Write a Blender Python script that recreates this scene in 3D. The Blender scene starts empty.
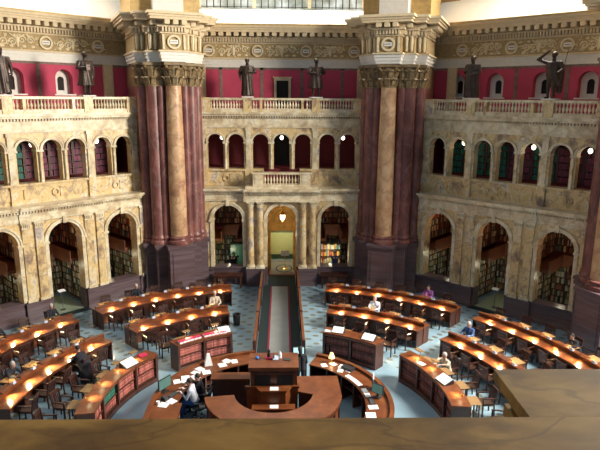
import bpy, math, random
from mathutils import Matrix, Vector
PI = math.pi
R = math.radians
random.seed(7)
S = bpy.context.scene
C = S.collection

# ------------------------------------------------------------------ camera
cam_d = bpy.data.cameras.new('camera')
cam = bpy.data.objects.new('camera', cam_d)
C.objects.link(cam)
cam_d.sensor_width = 36
cam_d.lens = 36 * 570.6 / 600
cam_d.clip_start = 0.05
cam_d.clip_end = 200
cam.matrix_world = (Matrix.Translation((0, -16.2, 10.24)) @ Matrix.Rotation(-R(1.88), 4, 'Z')
                    @ Matrix.Rotation(R(90 - 12.62), 4, 'X') @ Matrix.Rotation(R(0.43), 4, 'Z'))
S.camera = cam

# ------------------------------------------------------------------ world, exposure
S.view_settings.view_transform = 'Standard'
S.view_settings.look = 'None'
S.view_settings.gamma = 1
S.view_settings.exposure = 0.0
world = bpy.data.worlds.new('sky')
S.world = world
world.use_nodes = True
bg = world.node_tree.nodes['Background']
bg.inputs[0].default_value = (0.52, 0.76, 1.0, 1)
bg.inputs[1].default_value = 0.20


def area(name, b, w, z, sx, sy, power, col, aim_w=0.0, aim_z=4.0):
    """daylight entering by the lunette window of bay b (bay index times 45 degrees)"""
    th = b * PI / 4
    p = Vector((w * math.sin(th), w * math.cos(th), z))
    q = Vector((aim_w * math.sin(th), aim_w * math.cos(th), aim_z))
    l = bpy.data.lights.new(name, 'AREA')
    l.shape = 'RECTANGLE'
    l.size, l.size_y = sx, sy
    l.energy = power
    l.color = col
    o = bpy.data.objects.new(name, l)
    C.objects.link(o)
    o.location = p
    o.rotation_euler = (q - p).to_track_quat('-Z', 'Z').to_euler()
    return o


DAY = (0.90, 0.96, 1.0)
WARMDAY = (1.0, 0.93, 0.80)
area('window_light_right_bay', 1, 18.0, 17.8, 8.4, 2.0, 1900, WARMDAY, -15, 3)
area('window_light_right', 2.0, 18, 15.2, 9, 4, 14000, WARMDAY, -13, 5)
area('window_light_left', -2, 15.5, 18, 9, 5, 250, DAY, -6, 4)
area('window_light_rear', 4, 15.5, 18, 9, 5, 200, DAY, -12, 6)
for _b, _p in ((0, 900), (-1, 1000)):
    area('window_light_above_sill', _b, 18.2, 17.6, 8.4, 1.6, _p, (1.0, 0.97, 0.88), 16.2, 13.0)


# ------------------------------------------------------------------ materials
def nodes(m):
    m.use_nodes = True
    nt = m.node_tree
    return nt, nt.nodes, nt.links, nt.nodes['Principled BSDF']


def ramp(n, stops):
    cr = n.color_ramp
    while len(cr.elements) < len(stops):
        cr.elements.new(0.5)
    for e, (p, c) in zip(cr.elements, stops):
        e.position = p
        e.color = (*c, 1)


def mat_plain(name, col, rough=0.6, metal=0.0, var=0.15, scale=6.0, emit=None, es=0.0, spec=0.5):
    m = bpy.data.materials.new(name)
    nt, N, L, P = nodes(m)
    tc = N.new('ShaderNodeTexCoord')
    nz = N.new('ShaderNodeTexNoise')
    nz.inputs['Scale'].default_value = scale
    nz.inputs['Detail'].default_value = 3
    L.new(tc.outputs['Object'], nz.inputs['Vector'])
    cr = N.new('ShaderNodeValToRGB')
    lo = tuple(max(0, c * (1 - var)) for c in col)
    hi = tuple(min(1, c * (1 + var)) for c in col)
    ramp(cr, [(0.3, lo), (0.7, hi)])
    L.new(nz.outputs['Fac'], cr.inputs[0])
    L.new(cr.outputs[0], P.inputs['Base Color'])
    P.inputs['Roughness'].default_value = rough
    P.inputs['Metallic'].default_value = metal
    P.inputs['Specular IOR Level'].default_value = spec
    if emit:
        P.inputs['Emission Color'].default_value = (*emit, 1)
        P.inputs['Emission Strength'].default_value = es
    return m


def mat_marble(name, stops, vein, vein_amt=0.6, scale=1.3, rough=0.3, stretch=(1, 1, 1), vw=0.06):
    m = bpy.data.materials.new(name)
    nt, N, L, P = nodes(m)
    tc = N.new('ShaderNodeTexCoord')
    oi = N.new('ShaderNodeObjectInfo')
    mp = N.new('ShaderNodeMapping')
    mp.inputs['Scale'].default_value = stretch
    ml = N.new('ShaderNodeMath'); ml.operation = 'MULTIPLY'; ml.inputs[1].default_value = 37.0
    L.new(oi.outputs['Random'], ml.inputs[0])
    cx = N.new('ShaderNodeCombineXYZ')
    for i in range(3):
        L.new(ml.outputs[0], cx.inputs[i])
    L.new(tc.outputs['Object'], mp.inputs['Vector'])
    L.new(cx.outputs[0], mp.inputs['Location'])
    n1 = N.new('ShaderNodeTexNoise')
    n1.inputs['Scale'].default_value = scale
    n1.inputs['Detail'].default_value = 6
    n1.inputs['Roughness'].default_value = 0.6
    n1.inputs['Distortion'].default_value = 0.35
    L.new(mp.outputs[0], n1.inputs['Vector'])
    cr = N.new('ShaderNodeValToRGB')
    ramp(cr, stops)
    L.new(n1.outputs['Fac'], cr.inputs[0])
    n2 = N.new('ShaderNodeTexNoise')
    n2.inputs['Scale'].default_value = scale * 0.8
    n2.inputs['Detail'].default_value = 5
    n2.inputs['Distortion'].default_value = 0.6
    L.new(mp.outputs[0], n2.inputs['Vector'])
    a = N.new('ShaderNodeMath'); a.operation = 'SUBTRACT'; a.inputs[1].default_value = 0.5
    L.new(n2.outputs['Fac'], a.inputs[0])
    b = N.new('ShaderNodeMath'); b.operation = 'ABSOLUTE'
    L.new(a.outputs[0], b.inputs[0])
    mr = N.new('ShaderNodeMapRange')
    mr.inputs['From Min'].default_value = 0
    mr.inputs['From Max'].default_value = vw
    mr.inputs['To Min'].default_value = vein_amt
    mr.inputs['To Max'].default_value = 0
    L.new(b.outputs[0], mr.inputs['Value'])
    mx = N.new('ShaderNodeMix'); mx.data_type = 'RGBA'
    L.new(mr.outputs[0], mx.inputs['Factor'])
    L.new(cr.outputs[0], mx.inputs['A'])
    mx.inputs['B'].default_value = (*vein, 1)
    L.new(mx.outputs['Result'], P.inputs['Base Color'])
    P.inputs['Roughness'].default_value = rough
    return m


M = {}
M['siena'] = mat_marble('siena_marble', [(0.34, (.24, .17, .14)), (0.42, (.55, .38, .19)), (0.48, (.74, .57, .31)), (0.53, (.66, .46, .19)), (0.60, (.78, .66, .46)), (0.70, (.40, .33, .31))],
                        (.20, .14, .14), 0.55, 1.5, 0.35, (1, 1, .7), 0.022)
M['siena_pale'] = mat_marble('pale_siena_marble', [(0.35, (.50, .38, .23)), (0.5, (.74, .62, .41)), (0.65, (.84, .76, .58))], (.34, .26, .18), 0.35, 1.8, 0.35)
M['siena_column'] = mat_marble('tawny_marble_column', [(0.3, (.34, .17, .09)), (0.5, (.54, .33, .18)), (0.7, (.66, .46, .28))], (.20, .10, .07), 0.55, 1.6, 0.4, (1, 1, .8), 0.03)
M['red_marble'] = mat_marble('red_purple_marble', [(0.3, (.085, .028, .026)), (0.5, (.17, .058, .050)), (0.7, (.27, .105, .085))], (.34, .20, .18), 0.35, 1.9, 0.42, (1, 1, .5), 0.03)
M['brown_marble'] = mat_marble('brown_purple_marble', [(0.3, (.085, .056, .066)), (0.5, (.125, .087, .10)), (0.7, (.165, .12, .135))], (.10, .055, .05), 0.6, 1.3, 0.3, (.35, .35, 4), 0.07)
M['ledge'] = mat_marble('ochre_brown_marble', [(0.32, (.075, .038, .009)), (0.45, (.135, .075, .018)), (0.56, (.215, .125, .030)), (0.68, (.30, .185, .050))], (.055, .028, .010), 0.5, 4.5, 0.6, (.6, 1, 1), 0.025)
M['ledge'].node_tree.nodes['Principled BSDF'].inputs['Specular IOR Level'].default_value = 0.15
M['cream'] = mat_plain('cream_plaster', (.62, .49, .31), 0.7, var=.08)
M['white'] = mat_plain('white_plaster', (.72, .68, .62), 0.7, var=.05)
M['sill_white'] = mat_plain('whitewashed_sill', (.93, .91, .85), 0.8, var=.02)
M['gold_ochre'] = mat_plain('gilded_ochre_plaster', (.50, .33, .12), 0.5, var=.2)
M['relief_bg'] = mat_plain('frieze_ground', (.38, .27, .13), 0.8, var=.2)
M['relief'] = mat_plain('frieze_relief', (.68, .56, .36), 0.7, var=.1)
M['capital'] = mat_plain('tarnished_gilt_capital', (.21, .14, .065), 0.5, var=.35, scale=5)
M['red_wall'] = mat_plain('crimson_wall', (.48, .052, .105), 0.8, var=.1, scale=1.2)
M['red_shaded'] = mat_plain('shaded_crimson', (.17, .018, .026), 0.8, var=.1, scale=1.2)  # crimson darkened for the rooms behind the arches, their shade in the colour
M['strip'] = mat_plain('grey_brown_stencil_band', (.21, .13, .11), 0.8, var=.25)
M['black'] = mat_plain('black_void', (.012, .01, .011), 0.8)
M['bronze'] = mat_plain('dark_bronze', (.048, .028, .019), 0.45, 0.3, var=.35, scale=3)
M['desk'] = mat_marble('polished_mahogany', [(0.3, (.10, .028, .010)), (0.5, (.155, .046, .016)), (0.7, (.21, .07, .026))], (.07, .02, .009), 0.4, 2.0, 0.3, (1, 1, 1), 0.05)
M['desk'].node_tree.nodes['Principled BSDF'].inputs['Specular IOR Level'].default_value = 0.3
M['wood_dark'] = mat_marble('dark_mahogany', [(0.3, (.045, .015, .010)), (0.5, (.075, .025, .015)), (0.7, (.10, .036, .02))], (.03, .01, .008), 0.4, 3, 0.35, (1, 1, .3), 0.05)
M['chair'] = mat_plain('chair_mahogany', (.038, .012, .008), 0.4, var=.3)
M['leaf'] = mat_plain('tan_leather', (.24, .135, .05), 0.6, var=.15)
M['leather'] = mat_plain('brown_leather_seat', (.07, .028, .014), 0.5, var=.2)
M['balcony_wood'] = mat_plain('alcove_mahogany', (.15, .05, .022), 0.4, var=.2)
M['plate'] = mat_plain('grey_metal_plate', (.55, .62, .75), 0.4, .1, var=.05)
M['paper'] = mat_plain('white_paper', (.85, .86, .88), 0.8, var=.03)
M['print'] = mat_plain('printed_page', (.60, .60, .62), 0.8, var=.25, scale=40)
M['black_plastic'] = mat_plain('black_plastic', (.02, .02, .023), 0.4)
M['chrome'] = mat_plain('chrome', (.55, .55, .57), 0.2, .9, var=.02)
M['brass'] = mat_plain('brass', (.62, .44, .14), 0.25, .85, var=.1)
M['carpet_green'] = mat_plain('dark_green_carpet', (.006, .018, .020), 0.95, var=.15, scale=20)
M['carpet_red'] = mat_plain('crimson_carpet_border', (.22, .012, .035), 0.95, var=.1, scale=20)
M['carpet_grey'] = mat_plain('grey_carpet_runner', (.25, .26, .25), 0.95, var=.06, scale=2)
M['mat_green'] = mat_plain('sage_green_floor', (.27, .33, .24), 0.8, var=.06)
M['pale_green'] = mat_plain('pale_green_wall', (.42, .46, .22), 0.8, var=.05)
M['dark_green'] = mat_plain('dark_green_paint', (.015, .05, .035), 0.7, var=.1)
M['amber'] = mat_plain('amber_vault_plaster', (.58, .38, .12), 0.7, var=.25, scale=4)
M['bulb'] = mat_plain('glowing_bulb', (1, .9, .7), 0.5, emit=(1.0, .80, .48), es=14)
M['globe'] = mat_plain('glowing_globe', (1, .95, .85), 0.5, emit=(1.0, .88, .62), es=6)
M['screen'] = mat_plain('dark_green_screen', (.05, .10, .09), 0.3, var=.1, emit=(.10, .22, .19), es=.5)
M['screen_blue'] = mat_plain('pale_blue_screen', (.3, .5, .55), 0.3, var=.1, emit=(.50, .86, .90), es=1.0)
M['skin'] = mat_plain('skin', (.55, .32, .24), 0.6, var=.06)
M['hair_dark'] = mat_plain('dark_hair', (.02, .015, .012), 0.7)
M['hair_grey'] = mat_plain('grey_hair', (.45, .42, .40), 0.7)
M['black_cloth'] = mat_plain('black_cloth', (.014, .014, .022), 0.9, var=.2)
M['navy'] = mat_plain('navy_cloth', (.03, .05, .12), 0.9, var=.2)
M['jeans'] = mat_plain('blue_denim', (.03, .10, .32), 0.9, var=.2)
M['white_shirt'] = mat_plain('white_shirt', (.68, .70, .80), 0.9, var=.05)
M['purple_cloth'] = mat_plain('purple_cloth', (.20, .07, .26), 0.9, var=.2)
M['beige_print'] = mat_plain('beige_print_cloth', (.52, .42, .32), 0.9, var=.4, scale=25)
M['blue_shirt'] = mat_plain('blue_shirt', (.05, .10, .26), 0.9, var=.2)
M['red_book'] = mat_plain('crimson_bound_cover', (.50, .02, .08), 0.5, var=.1)
M['teal'] = mat_plain('green_bound_cloth', (.04, .19, .13), 0.6, var=.2, scale=3)
M['law_book'] = mat_plain('red_brown_bound_cloth', (.50, .15, .12), 0.6, var=.3, scale=3)
M['law_book_dark'] = mat_plain('dark_brown_bound_cloth', (.24, .075, .06), 0.6, var=.3, scale=3)
M['mullion'] = mat_plain('iron_glazing_bar', (.03, .03, .035), 0.6)


def vary_by_object(m, lo=.55, hi=1.25):
    """each volume keeps its own shade of binding"""
    nt, N, L, P = nodes(m)
    src = P.inputs['Base Color'].links[0].from_socket
    oi = N.new('ShaderNodeObjectInfo')
    mr = N.new('ShaderNodeMapRange'); mr.inputs['To Min'].default_value = lo; mr.inputs['To Max'].default_value = hi
    L.new(oi.outputs['Random'], mr.inputs['Value'])
    hs = N.new('ShaderNodeHueSaturation')
    L.new(mr.outputs[0], hs.inputs['Value']); L.new(src, hs.inputs['Color'])
    L.new(hs.outputs[0], P.inputs['Base Color'])


for _k in ('law_book', 'law_book_dark', 'teal'):
    vary_by_object(M[_k])


def mat_island(name, stops, rough=0.6):
    m = bpy.data.materials.new(name)
    nt, N, L, P = nodes(m)
    g = N.new('ShaderNodeNewGeometry')
    cr = N.new('ShaderNodeValToRGB')
    cr.color_ramp.interpolation = 'CONSTANT'
    ramp(cr, stops)
    L.new(g.outputs['Random Per Island'], cr.inputs[0])
    L.new(cr.outputs[0], P.inputs['Base Color'])
    P.inputs['Roughness'].default_value = rough
    return m


M['books_mixed'] = mat_island('mixed_book_cloth', [(0, (.30, .05, .03)), (.14, (.10, .04, .03)), (.26, (.52, .36, .20)), (.36, (.04, .10, .08)), (.46, (.42, .14, .05)),
                                                  (.56, (.64, .58, .46)), (.64, (.08, .05, .05)), (.76, (.24, .11, .06)), (.86, (.70, .62, .44)), (.93, (.05, .12, .16))])
M['books_lower'] = mat_island('pale_mixed_book_cloth', [(0, (.12, .18, .10)), (.12, (.50, .44, .30)), (.26, (.04, .09, .06)), (.38, (.62, .58, .46)), (.5, (.30, .15, .07)),
                                                       (.6, (.05, .12, .13)), (.72, (.48, .38, .14)), (.82, (.44, .12, .08)), (.9, (.75, .74, .68))])
M['teal_paint'] = mat_plain('green_enamel', (.03, .10, .07), 0.4, var=.08)
M['books_bright'] = mat_island('bright_book_cloth', [(0, (.80, .62, .12)), (.2, (.78, .76, .70)), (.4, (.60, .06, .05)), (.55, (.80, .70, .50)), (.7, (.10, .30, .35)), (.85, (.85, .40, .12))])
M['books_green'] = mat_island('green_volume_cloth', [(0, (.012, .13, .08)), (.3, (.02, .17, .11)), (.55, (.01, .06, .05)), (.8, (.02, .13, .12))])
M['books_plum'] = mat_island('plum_volume_cloth', [(0, (.15, .02, .06)), (.3, (.22, .03, .08)), (.55, (.08, .02, .04)), (.8, (.14, .05, .08))])

# polar floor: pale blue-grey marble with rows of staggered dark lozenges
m = bpy.data.materials.new('inlaid_marble_floor')
nt, N, L, P = nodes(m)
tc = N.new('ShaderNodeNewGeometry')
sx = N.new('ShaderNodeSeparateXYZ')
L.new(tc.outputs['Position'], sx.inputs[0])


def mth(op, a, b=None, c=None):
    n = N.new('ShaderNodeMath'); n.operation = op
    for i, v in enumerate((a, b, c)):
        if v is None:
            continue
        if isinstance(v, (int, float)):
            n.inputs[i].default_value = v
        else:
            L.new(v, n.inputs[i])
    return n.outputs[0]


X_, Y_ = mth('ADD', sx.outputs[0], 0.15), sx.outputs[1]
rr = mth('SQRT', mth('ADD', mth('MULTIPLY', X_, X_), mth('MULTIPLY', Y_, Y_)))
th_ = mth('ARCTAN2', X_, Y_)
DR = 0.40
row = mth('FLOOR', mth('DIVIDE', rr, DR))
rmid = mth('MULTIPLY', mth('ADD', row, 0.5), DR)
nd = mth('ROUND', mth('DIVIDE', mth('MULTIPLY', rmid, 2 * PI), 0.66))
tt = mth('ADD', mth('MULTIPLY', mth('DIVIDE', th_, 2 * PI), nd), mth('MULTIPLY', mth('MODULO', row, 2), 0.5))
ft = mth('SUBTRACT', mth('FRACT', mth('ADD', tt, 100)), 0.5)
dx = mth('MULTIPLY', mth('ABSOLUTE', ft), 0.66)
dy = mth('ABSOLUTE', mth('SUBTRACT', rr, rmid))
e = mth('ADD', mth('POWER', mth('DIVIDE', dx, 0.14), 2), mth('POWER', mth('DIVIDE', dy, 0.105), 2))
dot = mth('MULTIPLY', mth('LESS_THAN', e, 1.0), mth('GREATER_THAN', rr, 6.2))
nz = N.new('ShaderNodeTexNoise'); nz.inputs['Scale'].default_value = 1.6; nz.inputs['Detail'].default_value = 6
L.new(tc.outputs['Position'], nz.inputs['Vector'])
cr = N.new('ShaderNodeValToRGB'); ramp(cr, [(0.3, (.20, .315, .40)), (0.7, (.265, .39, .475))])
L.new(nz.outputs['Fac'], cr.inputs[0])
mx = N.new('ShaderNodeMix'); mx.data_type = 'RGBA'
L.new(dot, mx.inputs['Factor']); L.new(cr.outputs[0], mx.inputs['A']); mx.inputs['B'].default_value = (.15, .15, .12, 1)
L.new(mx.outputs['Result'], P.inputs['Base Color'])
P.inputs['Roughness'].default_value = 0.35
M['floor'] = m

# leaded window glass, daylit from outside
m = bpy.data.materials.new('daylit_leaded_glass')
nt, N, L, P = nodes(m)
tc = N.new('ShaderNodeTexCoord')
nz = N.new('ShaderNodeTexNoise'); nz.inputs['Scale'].default_value = 1.4; nz.inputs['Detail'].default_value = 4
L.new(tc.outputs['Object'], nz.inputs['Vector'])
cr = N.new('ShaderNodeValToRGB'); ramp(cr, [(0.35, (.14, .17, .12)), (0.5, (.42, .44, .38)), (0.65, (.80, .84, .82))])
L.new(nz.outputs['Fac'], cr.inputs[0])
L.new(cr.outputs[0], P.inputs['Emission Color'])
P.inputs['Emission Strength'].default_value = 0.8
P.inputs['Base Color'].default_value = (.2, .22, .2, 1)
P.inputs['Roughness'].default_value = 0.2
M['glass'] = m


# ------------------------------------------------------------------ mesh builder
class MB:
    def __init__(self):
        self.v, self.f, self.mi = [], [], []
        self.k = 0

    def add(self, vs, fs):
        n = len(self.v)
        self.v += [tuple(p) for p in vs]
        self.f += [tuple(i + n for i in f) for f in fs]
        self.mi += [self.k] * len(fs)
        return self

    def hexa(self, p):     # p: 8 points, bottom 4 ccw then top 4
        return self.add(p, [(0, 3, 2, 1), (4, 5, 6, 7), (0, 1, 5, 4), (1, 2, 6, 5), (2, 3, 7, 6), (3, 0, 4, 7)])

    def box(self, x0, x1, y0, y1, z0, z1):
        return self.hexa([(x0, y0, z0), (x1, y0, z0), (x1, y1, z0), (x0, y1, z0), (x0, y0, z1), (x1, y0, z1), (x1, y1, z1), (x0, y1, z1)])

    def obox(self, c, s, M3):   # oriented box, M3 4x4 matrix
        vs = []
        for dz in (-1, 1):
            for dx_, dy_ in ((-1, -1), (1, -1), (1, 1), (-1, 1)):
                vs.append(M3 @ Vector((c[0] + dx_ * s[0] / 2, c[1] + dy_ * s[1] / 2, c[2] + dz * s[2] / 2)))
        return self.hexa(vs)

    def lathe(self, prof, cx=0, cy=0, n=16, cap=True, Mx=None):
        vs = []
        for r, z in prof:
            for i in range(n):
                a = 2 * PI * i / n
                p = Vector((cx + r * math.cos(a), cy + r * math.sin(a), z))
                vs.append(Mx @ p if Mx else p)
        fs = []
        for j in range(len(prof) - 1):
            for i in range(n):
                k = (i + 1) % n
                fs.append((j * n + i, j * n + k, (j + 1) * n + k, (j + 1) * n + i))
        if cap:
            fs.append(tuple(range(n))[::-1])
            fs.append(tuple((len(prof) - 1) * n + i for i in range(n)))
        return self.add(vs, fs)

    def capsule(self, a, b, ra, rb, n=10, m=3):
        a, b = Vector(a), Vector(b)
        d = b - a
        L_ = d.length or 1e-4
        q = d.to_track_quat('Z', 'X').to_matrix().to_4x4()
        T = Matrix.Translation(a) @ q
        prof = []
        for i in range(m + 1):
            t = -PI / 2 + PI / 2 * i / m
            prof.append((max(1e-3, ra * math.cos(t)), ra * math.sin(t)))
        for i in range(m + 1):
            t = PI / 2 * i / m
            prof.append((max(1e-3, rb * math.cos(t)), L_ + rb * math.sin(t)))
        return self.lathe(prof, n=n, Mx=T)

    def ell(self, c, s, n=14, m=8, rot=None):
        T = Matrix.Translation(c) @ (rot.to_4x4() if rot else Matrix.Identity(4)) @ Matrix.Diagonal((s[0], s[1], s[2], 1))
        prof = [(max(1e-3, math.cos(-PI / 2 + PI * i / m)), math.sin(-PI / 2 + PI * i / m)) for i in range(m + 1)]
        return self.lathe(prof, n=n, Mx=T)

    def tube(self, pts, r, n=6):
        for a, b in zip(pts, pts[1:]):
            self.capsule(a, b, r, r, n, 1)
        return self

    def arc(self, prof, a0, a1, n, cx=0, cy=0, cap=True):
        """closed profile [(r, z)] swept about z; angle measured from +y towards +x"""
        k = len(prof)
        vs = []
        for j in range(n + 1):
            a = a0 + (a1 - a0) * j / n
            for r, z in prof:
                vs.append((cx + r * math.sin(a), cy + r * math.cos(a), z))
        fs = []
        for j in range(n):
            for i in range(k):
                i2 = (i + 1) % k
                fs.append((j * k + i, (j + 1) * k + i, (j + 1) * k + i2, j * k + i2))
        if cap:
            fs.append(tuple(range(k)))
            fs.append(tuple(n * k + i for i in range(k))[::-1])
        return self.add(vs, fs)

    def build(self, name, mats, parent=None, smooth=False, recalc=True):
        me = bpy.data.meshes.new(name)
        me.from_pydata(self.v, [], self.f)
        if recalc:
            import bmesh
            bm = bmesh.new(); bm.from_mesh(me)
            bmesh.ops.recalc_face_normals(bm, faces=bm.faces)
            bm.to_mesh(me); bm.free()
        mats = mats if isinstance(mats, (list, tuple)) else [mats]
        for q in mats:
            me.materials.append(q)
        if len(mats) > 1:
            for p, i in zip(me.polygons, self.mi):
                p.material_index = i
        if smooth:
            for p in me.polygons:
                p.use_smooth = True
            try:
                me.set_sharp_from_angle(angle=R(40))
            except Exception:
                pass
        o = bpy.data.objects.new(name, me)
        C.objects.link(o)
        if parent:
            o.parent = parent
        return o


def tag(o, label=None, cat=None, group=None, kind=None):
    if label: o['label'] = label
    if cat: o['category'] = cat
    if group: o['group'] = group
    if kind: o['kind'] = kind
    return o


def empty(name, loc=(0, 0, 0), rz=0, label=None, cat=None, group=None):
    o = bpy.data.objects.new(name, None)
    C.objects.link(o)
    o.location = loc
    o.rotation_euler = (0, 0, rz)
    o.empty_display_size = .1
    return tag(o, label, cat, group)


KIDS = {}


def children(o):
    return KIDS.get(o.name) or [c for c in bpy.data.objects if c.parent == o]


def copy_tree(o, parent=None):
    c = o.copy()
    C.objects.link(c)
    c.parent = parent
    if o.name not in KIDS:
        KIDS[o.name] = [k for k in bpy.data.objects if k.parent == o and k is not c]
    for ch in KIDS[o.name]:
        copy_tree(ch, c)
    return c


BAYS = ((0, 'back', 0.0, 'in the middle bay'), (-1, 'left', PI / 4, 'in the left bay'), (1, 'right', -PI / 4, 'in the right bay'))


def struct(mb, name, mats, rz=0.0, smooth=False, loc=(0, 0, 0)):
    o = mb.build(name, mats, None, smooth)
    o['kind'] = 'structure'
    o.rotation_euler.z = rz
    o.location = loc
    return o


def again(o, rz, name=None):
    c = o.copy()
    if name: c.name = name
    C.objects.link(c)
    c.rotation_euler.z = rz
    return c


# ------------------------------------------------------------------ floor
mb = MB()
mb.lathe([(24, -0.2), (24, 0)], n=64)
struct(mb, 'floor', M['floor'])

# ------------------------------------------------------------------ bay screens
def arch_wall(mb, u0, u1, z0, z1, w0, w1, ops, seg=14):
    """ops: (centre, radius, sill, spring) sorted by centre"""
    x = u0
    for c, r, zs, zp in ops:
        mb.box(x, c - r, w0, w1, z0, z1)
        if zs > z0:
            mb.box(c - r, c + r, w0, w1, z0, zs)
        for i in range(seg):
            a, b = PI - PI * i / seg, PI - PI * (i + 1) / seg
            ua, ub = c + r * math.cos(a), c + r * math.cos(b)
            za, zb = zp + r * math.sin(a), zp + r * math.sin(b)
            mb.hexa([(ua, w0, za), (ub, w0, zb), (ub, w1, zb), (ua, w1, za), (ua, w0, z1), (ub, w0, z1), (ub, w1, z1), (ua, w1, z1)])
        x = c + r
    mb.box(x, u1, w0, w1, z0, z1)


def archivolt(mb, c, r, t, zp, w0, w1, seg=16):
    for i in range(seg):
        a, b = PI - PI * i / seg, PI - PI * (i + 1) / seg
        P_ = lambda q, s, w: (c + s * math.cos(q), w, zp + s * math.sin(q))
        mb.hexa([P_(a, r, w0), P_(b, r, w0), P_(b, r, w1), P_(a, r, w1), P_(a, r + t, w0), P_(b, r + t, w0), P_(b, r + t, w1), P_(a, r + t, w1)])


GW, UW = 14.4, 15.4           # ground screen face, upper screen face
UWB = {0: 15.4, -1: 15.0, 1: 15.0}
RWB = {0: 17.3, -1: 17.8, 1: 17.8}
RW = 17.3
GOPS = [(-2.94, .8, 0), (0, .8, 0), (2.94, .8, 0)]
UPS = [-3.64, -2.51, -1.16, 0, 1.16, 2.51, 3.64]
HW = 4.5


def ground_screen(kind):
    """returns list of (name, MB, material key, smooth)"""
    out = []
    doors = {'back': (0,), 'left': (0,), 'right': (0,)}[kind]
    mb = MB()      # marble screen above the dado
    ops = [(c, r, (1.0 if c != 0 else 0), 3.69) for c, r, _ in GOPS]
    arch_wall(mb, -HW, HW, 1.0, 4.8, GW, GW + .55, [(c, r, 1.0, z) for c, r, _, z in ops])
    out.append(('wall_' + kind, mb, 'siena', False))
    mb = MB()      # brown dado
    mb.box(-HW, -.8, GW - .02, GW + .6, 0, 1.0)
    mb.box(.8, HW, GW - .02, GW + .6, 0, 1.0)
    for sgn in (-1, 1):
        for a, b in ((.86, 2.06), (3.82, 4.4)):
            mb.box(*sorted((sgn * a, sgn * b)), GW - .14 if b < 3 else GW - .08, GW, 0, 1.0)
            mb.box(*sorted((sgn * (a - .03), sgn * (b + .03))), GW - .18, GW, 0, .14)
            mb.box(*sorted((sgn * (a - .02), sgn * (b + .02))), GW - .17, GW, .90, 1.0)
        mb.box(*sorted((sgn * 2.06, sgn * 3.82)), GW - .07, GW + .6, .92, 1.02)
        mb.box(*sorted((sgn * 2.2, sgn * 3.68)), GW - .05, GW, .16, .20)
        mb.box(*sorted((sgn * 2.2, sgn * 3.68)), GW - .05, GW, .78, .82)
    if kind == 'back':
        for sgn in (-1, 1):
            mb.box(*sorted((sgn * .96, sgn * 1.93)), GW - .46, GW - .14, 0, 1.0)
            mb.box(*sorted((sgn * .93, sgn * 1.96)), GW - .49, GW - .14, 0, .13)
            mb.box(*sorted((sgn * .93, sgn * 1.96)), GW - .49, GW - .14, .92, 1.0)
    out.append(('baseboard_' + kind, mb, 'brown_marble', False))
    mb = MB()      # archivolts, imposts, keystones
    for c, r, zs, zp in ops:
        archivolt(mb, c, r, .17, zp, GW - .07, GW)
        archivolt(mb, c, r + .11, .08, zp, GW - .11, GW)
        mb.box(c - .09, c + .09, GW - .16, GW, zp + r - .02, zp + r + .30)
        for s_ in (-1, 1):
            x0, x1 = sorted((c + s_ * (r - .04), c + s_ * (r + .24)))
            mb.box(x0, x1, GW - .10, GW + .55, zp - .10, zp)
            x0, x1 = sorted((c + s_ * r, c + s_ * (r + .17)))
            mb.box(x0, x1, GW - .06, GW, 1.02, zp - .10)
    out.append(('trim_1', mb, 'siena_pale', False))
    mb = MB()      # entablature of the ground storey
    pj = .30 if kind == 'back' else .12
    segs = [(-HW, -2.05, .0), (-2.05, 2.05, pj), (2.05, HW, .0)] if kind == 'back' else [(-HW, -2.0, 0), (-2.0, 2.0, .06), (2.0, HW, 0)]
    for a, b, p in segs:
        mb.box(a, b, GW - .06 - p, GW + .9, 4.72, 4.86)
        mb.box(a, b, GW - .03 - p, GW + .9, 4.86, 5.12)
        mb.box(a, b, GW - .22 - p, GW + .9, 5.24, 5.32)
        mb.box(a, b, GW - .30 - p, GW + .95, 5.32, 5.42)
        n = int((b - a) / .13)
        for i in range(n):
            x = a + (b - a) * (i + .25) / n
            mb.box(x, x + .075, GW - .15 - p, GW, 5.13, 5.24)
    out.append(('trim_2', mb, 'siena_pale', False))
    mb = MB()      # parapet under the upper arches
    if kind == 'back':
        mb.box(-HW, -1.0, UW - .02, UW + .5, 5.4, 6.28); mb.box(1.0, HW, UW - .02, UW + .5, 5.4, 6.28)
    else:
        mb.box(-HW, HW, UW - .02, UW + .5, 5.4, 6.28)
    for i, x in enumerate([-3.07, 3.07] + ([0] if kind != 'back' else [])):
        h = 1.0 if x else 1.45
        for a, b in ((x - h, x - .22), (x + .22, x + h)):
            mb.box(a, b, UW - .07, UW, 5.62, 6.08)
        for k in range(16):     # roundel
            a0, a1 = 2 * PI * k / 16, 2 * PI * (k + 1) / 16
            q = lambda a, r, w: (x + r * math.cos(a), w, 5.85 + r * math.sin(a))
            mb.hexa([q(a0, .11, UW - .1), q(a1, .11, UW - .1), q(a1, .11, UW), q(a0, .11, UW), q(a0, .18, UW - .1), q(a1, .18, UW - .1), q(a1, .18, UW), q(a0, .18, UW)])
    for x in (-1.83, 1.83, -4.25, 4.25):
        mb.box(x - .2, x + .2, UW - .14, UW, 5.4, 6.28)
    for a, b in (((-HW, -1.0), (1.0, HW)) if kind == 'back' else ((-HW, HW),)):
        mb.box(a, b, UW - .12, UW + .5, 6.25, 6.35)
    out.append(('trim_3', mb, 'siena', False))
    mb = MB()      # upper arcade
    r = .44
    arch_wall(mb, -HW, HW, 6.35, 8.62, UW, UW + .42, [(c, r, 6.35, 7.82) for c in UPS], 12)
    out.append(('wall_' + kind, mb, 'siena', False))
    mb = MB()
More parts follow.
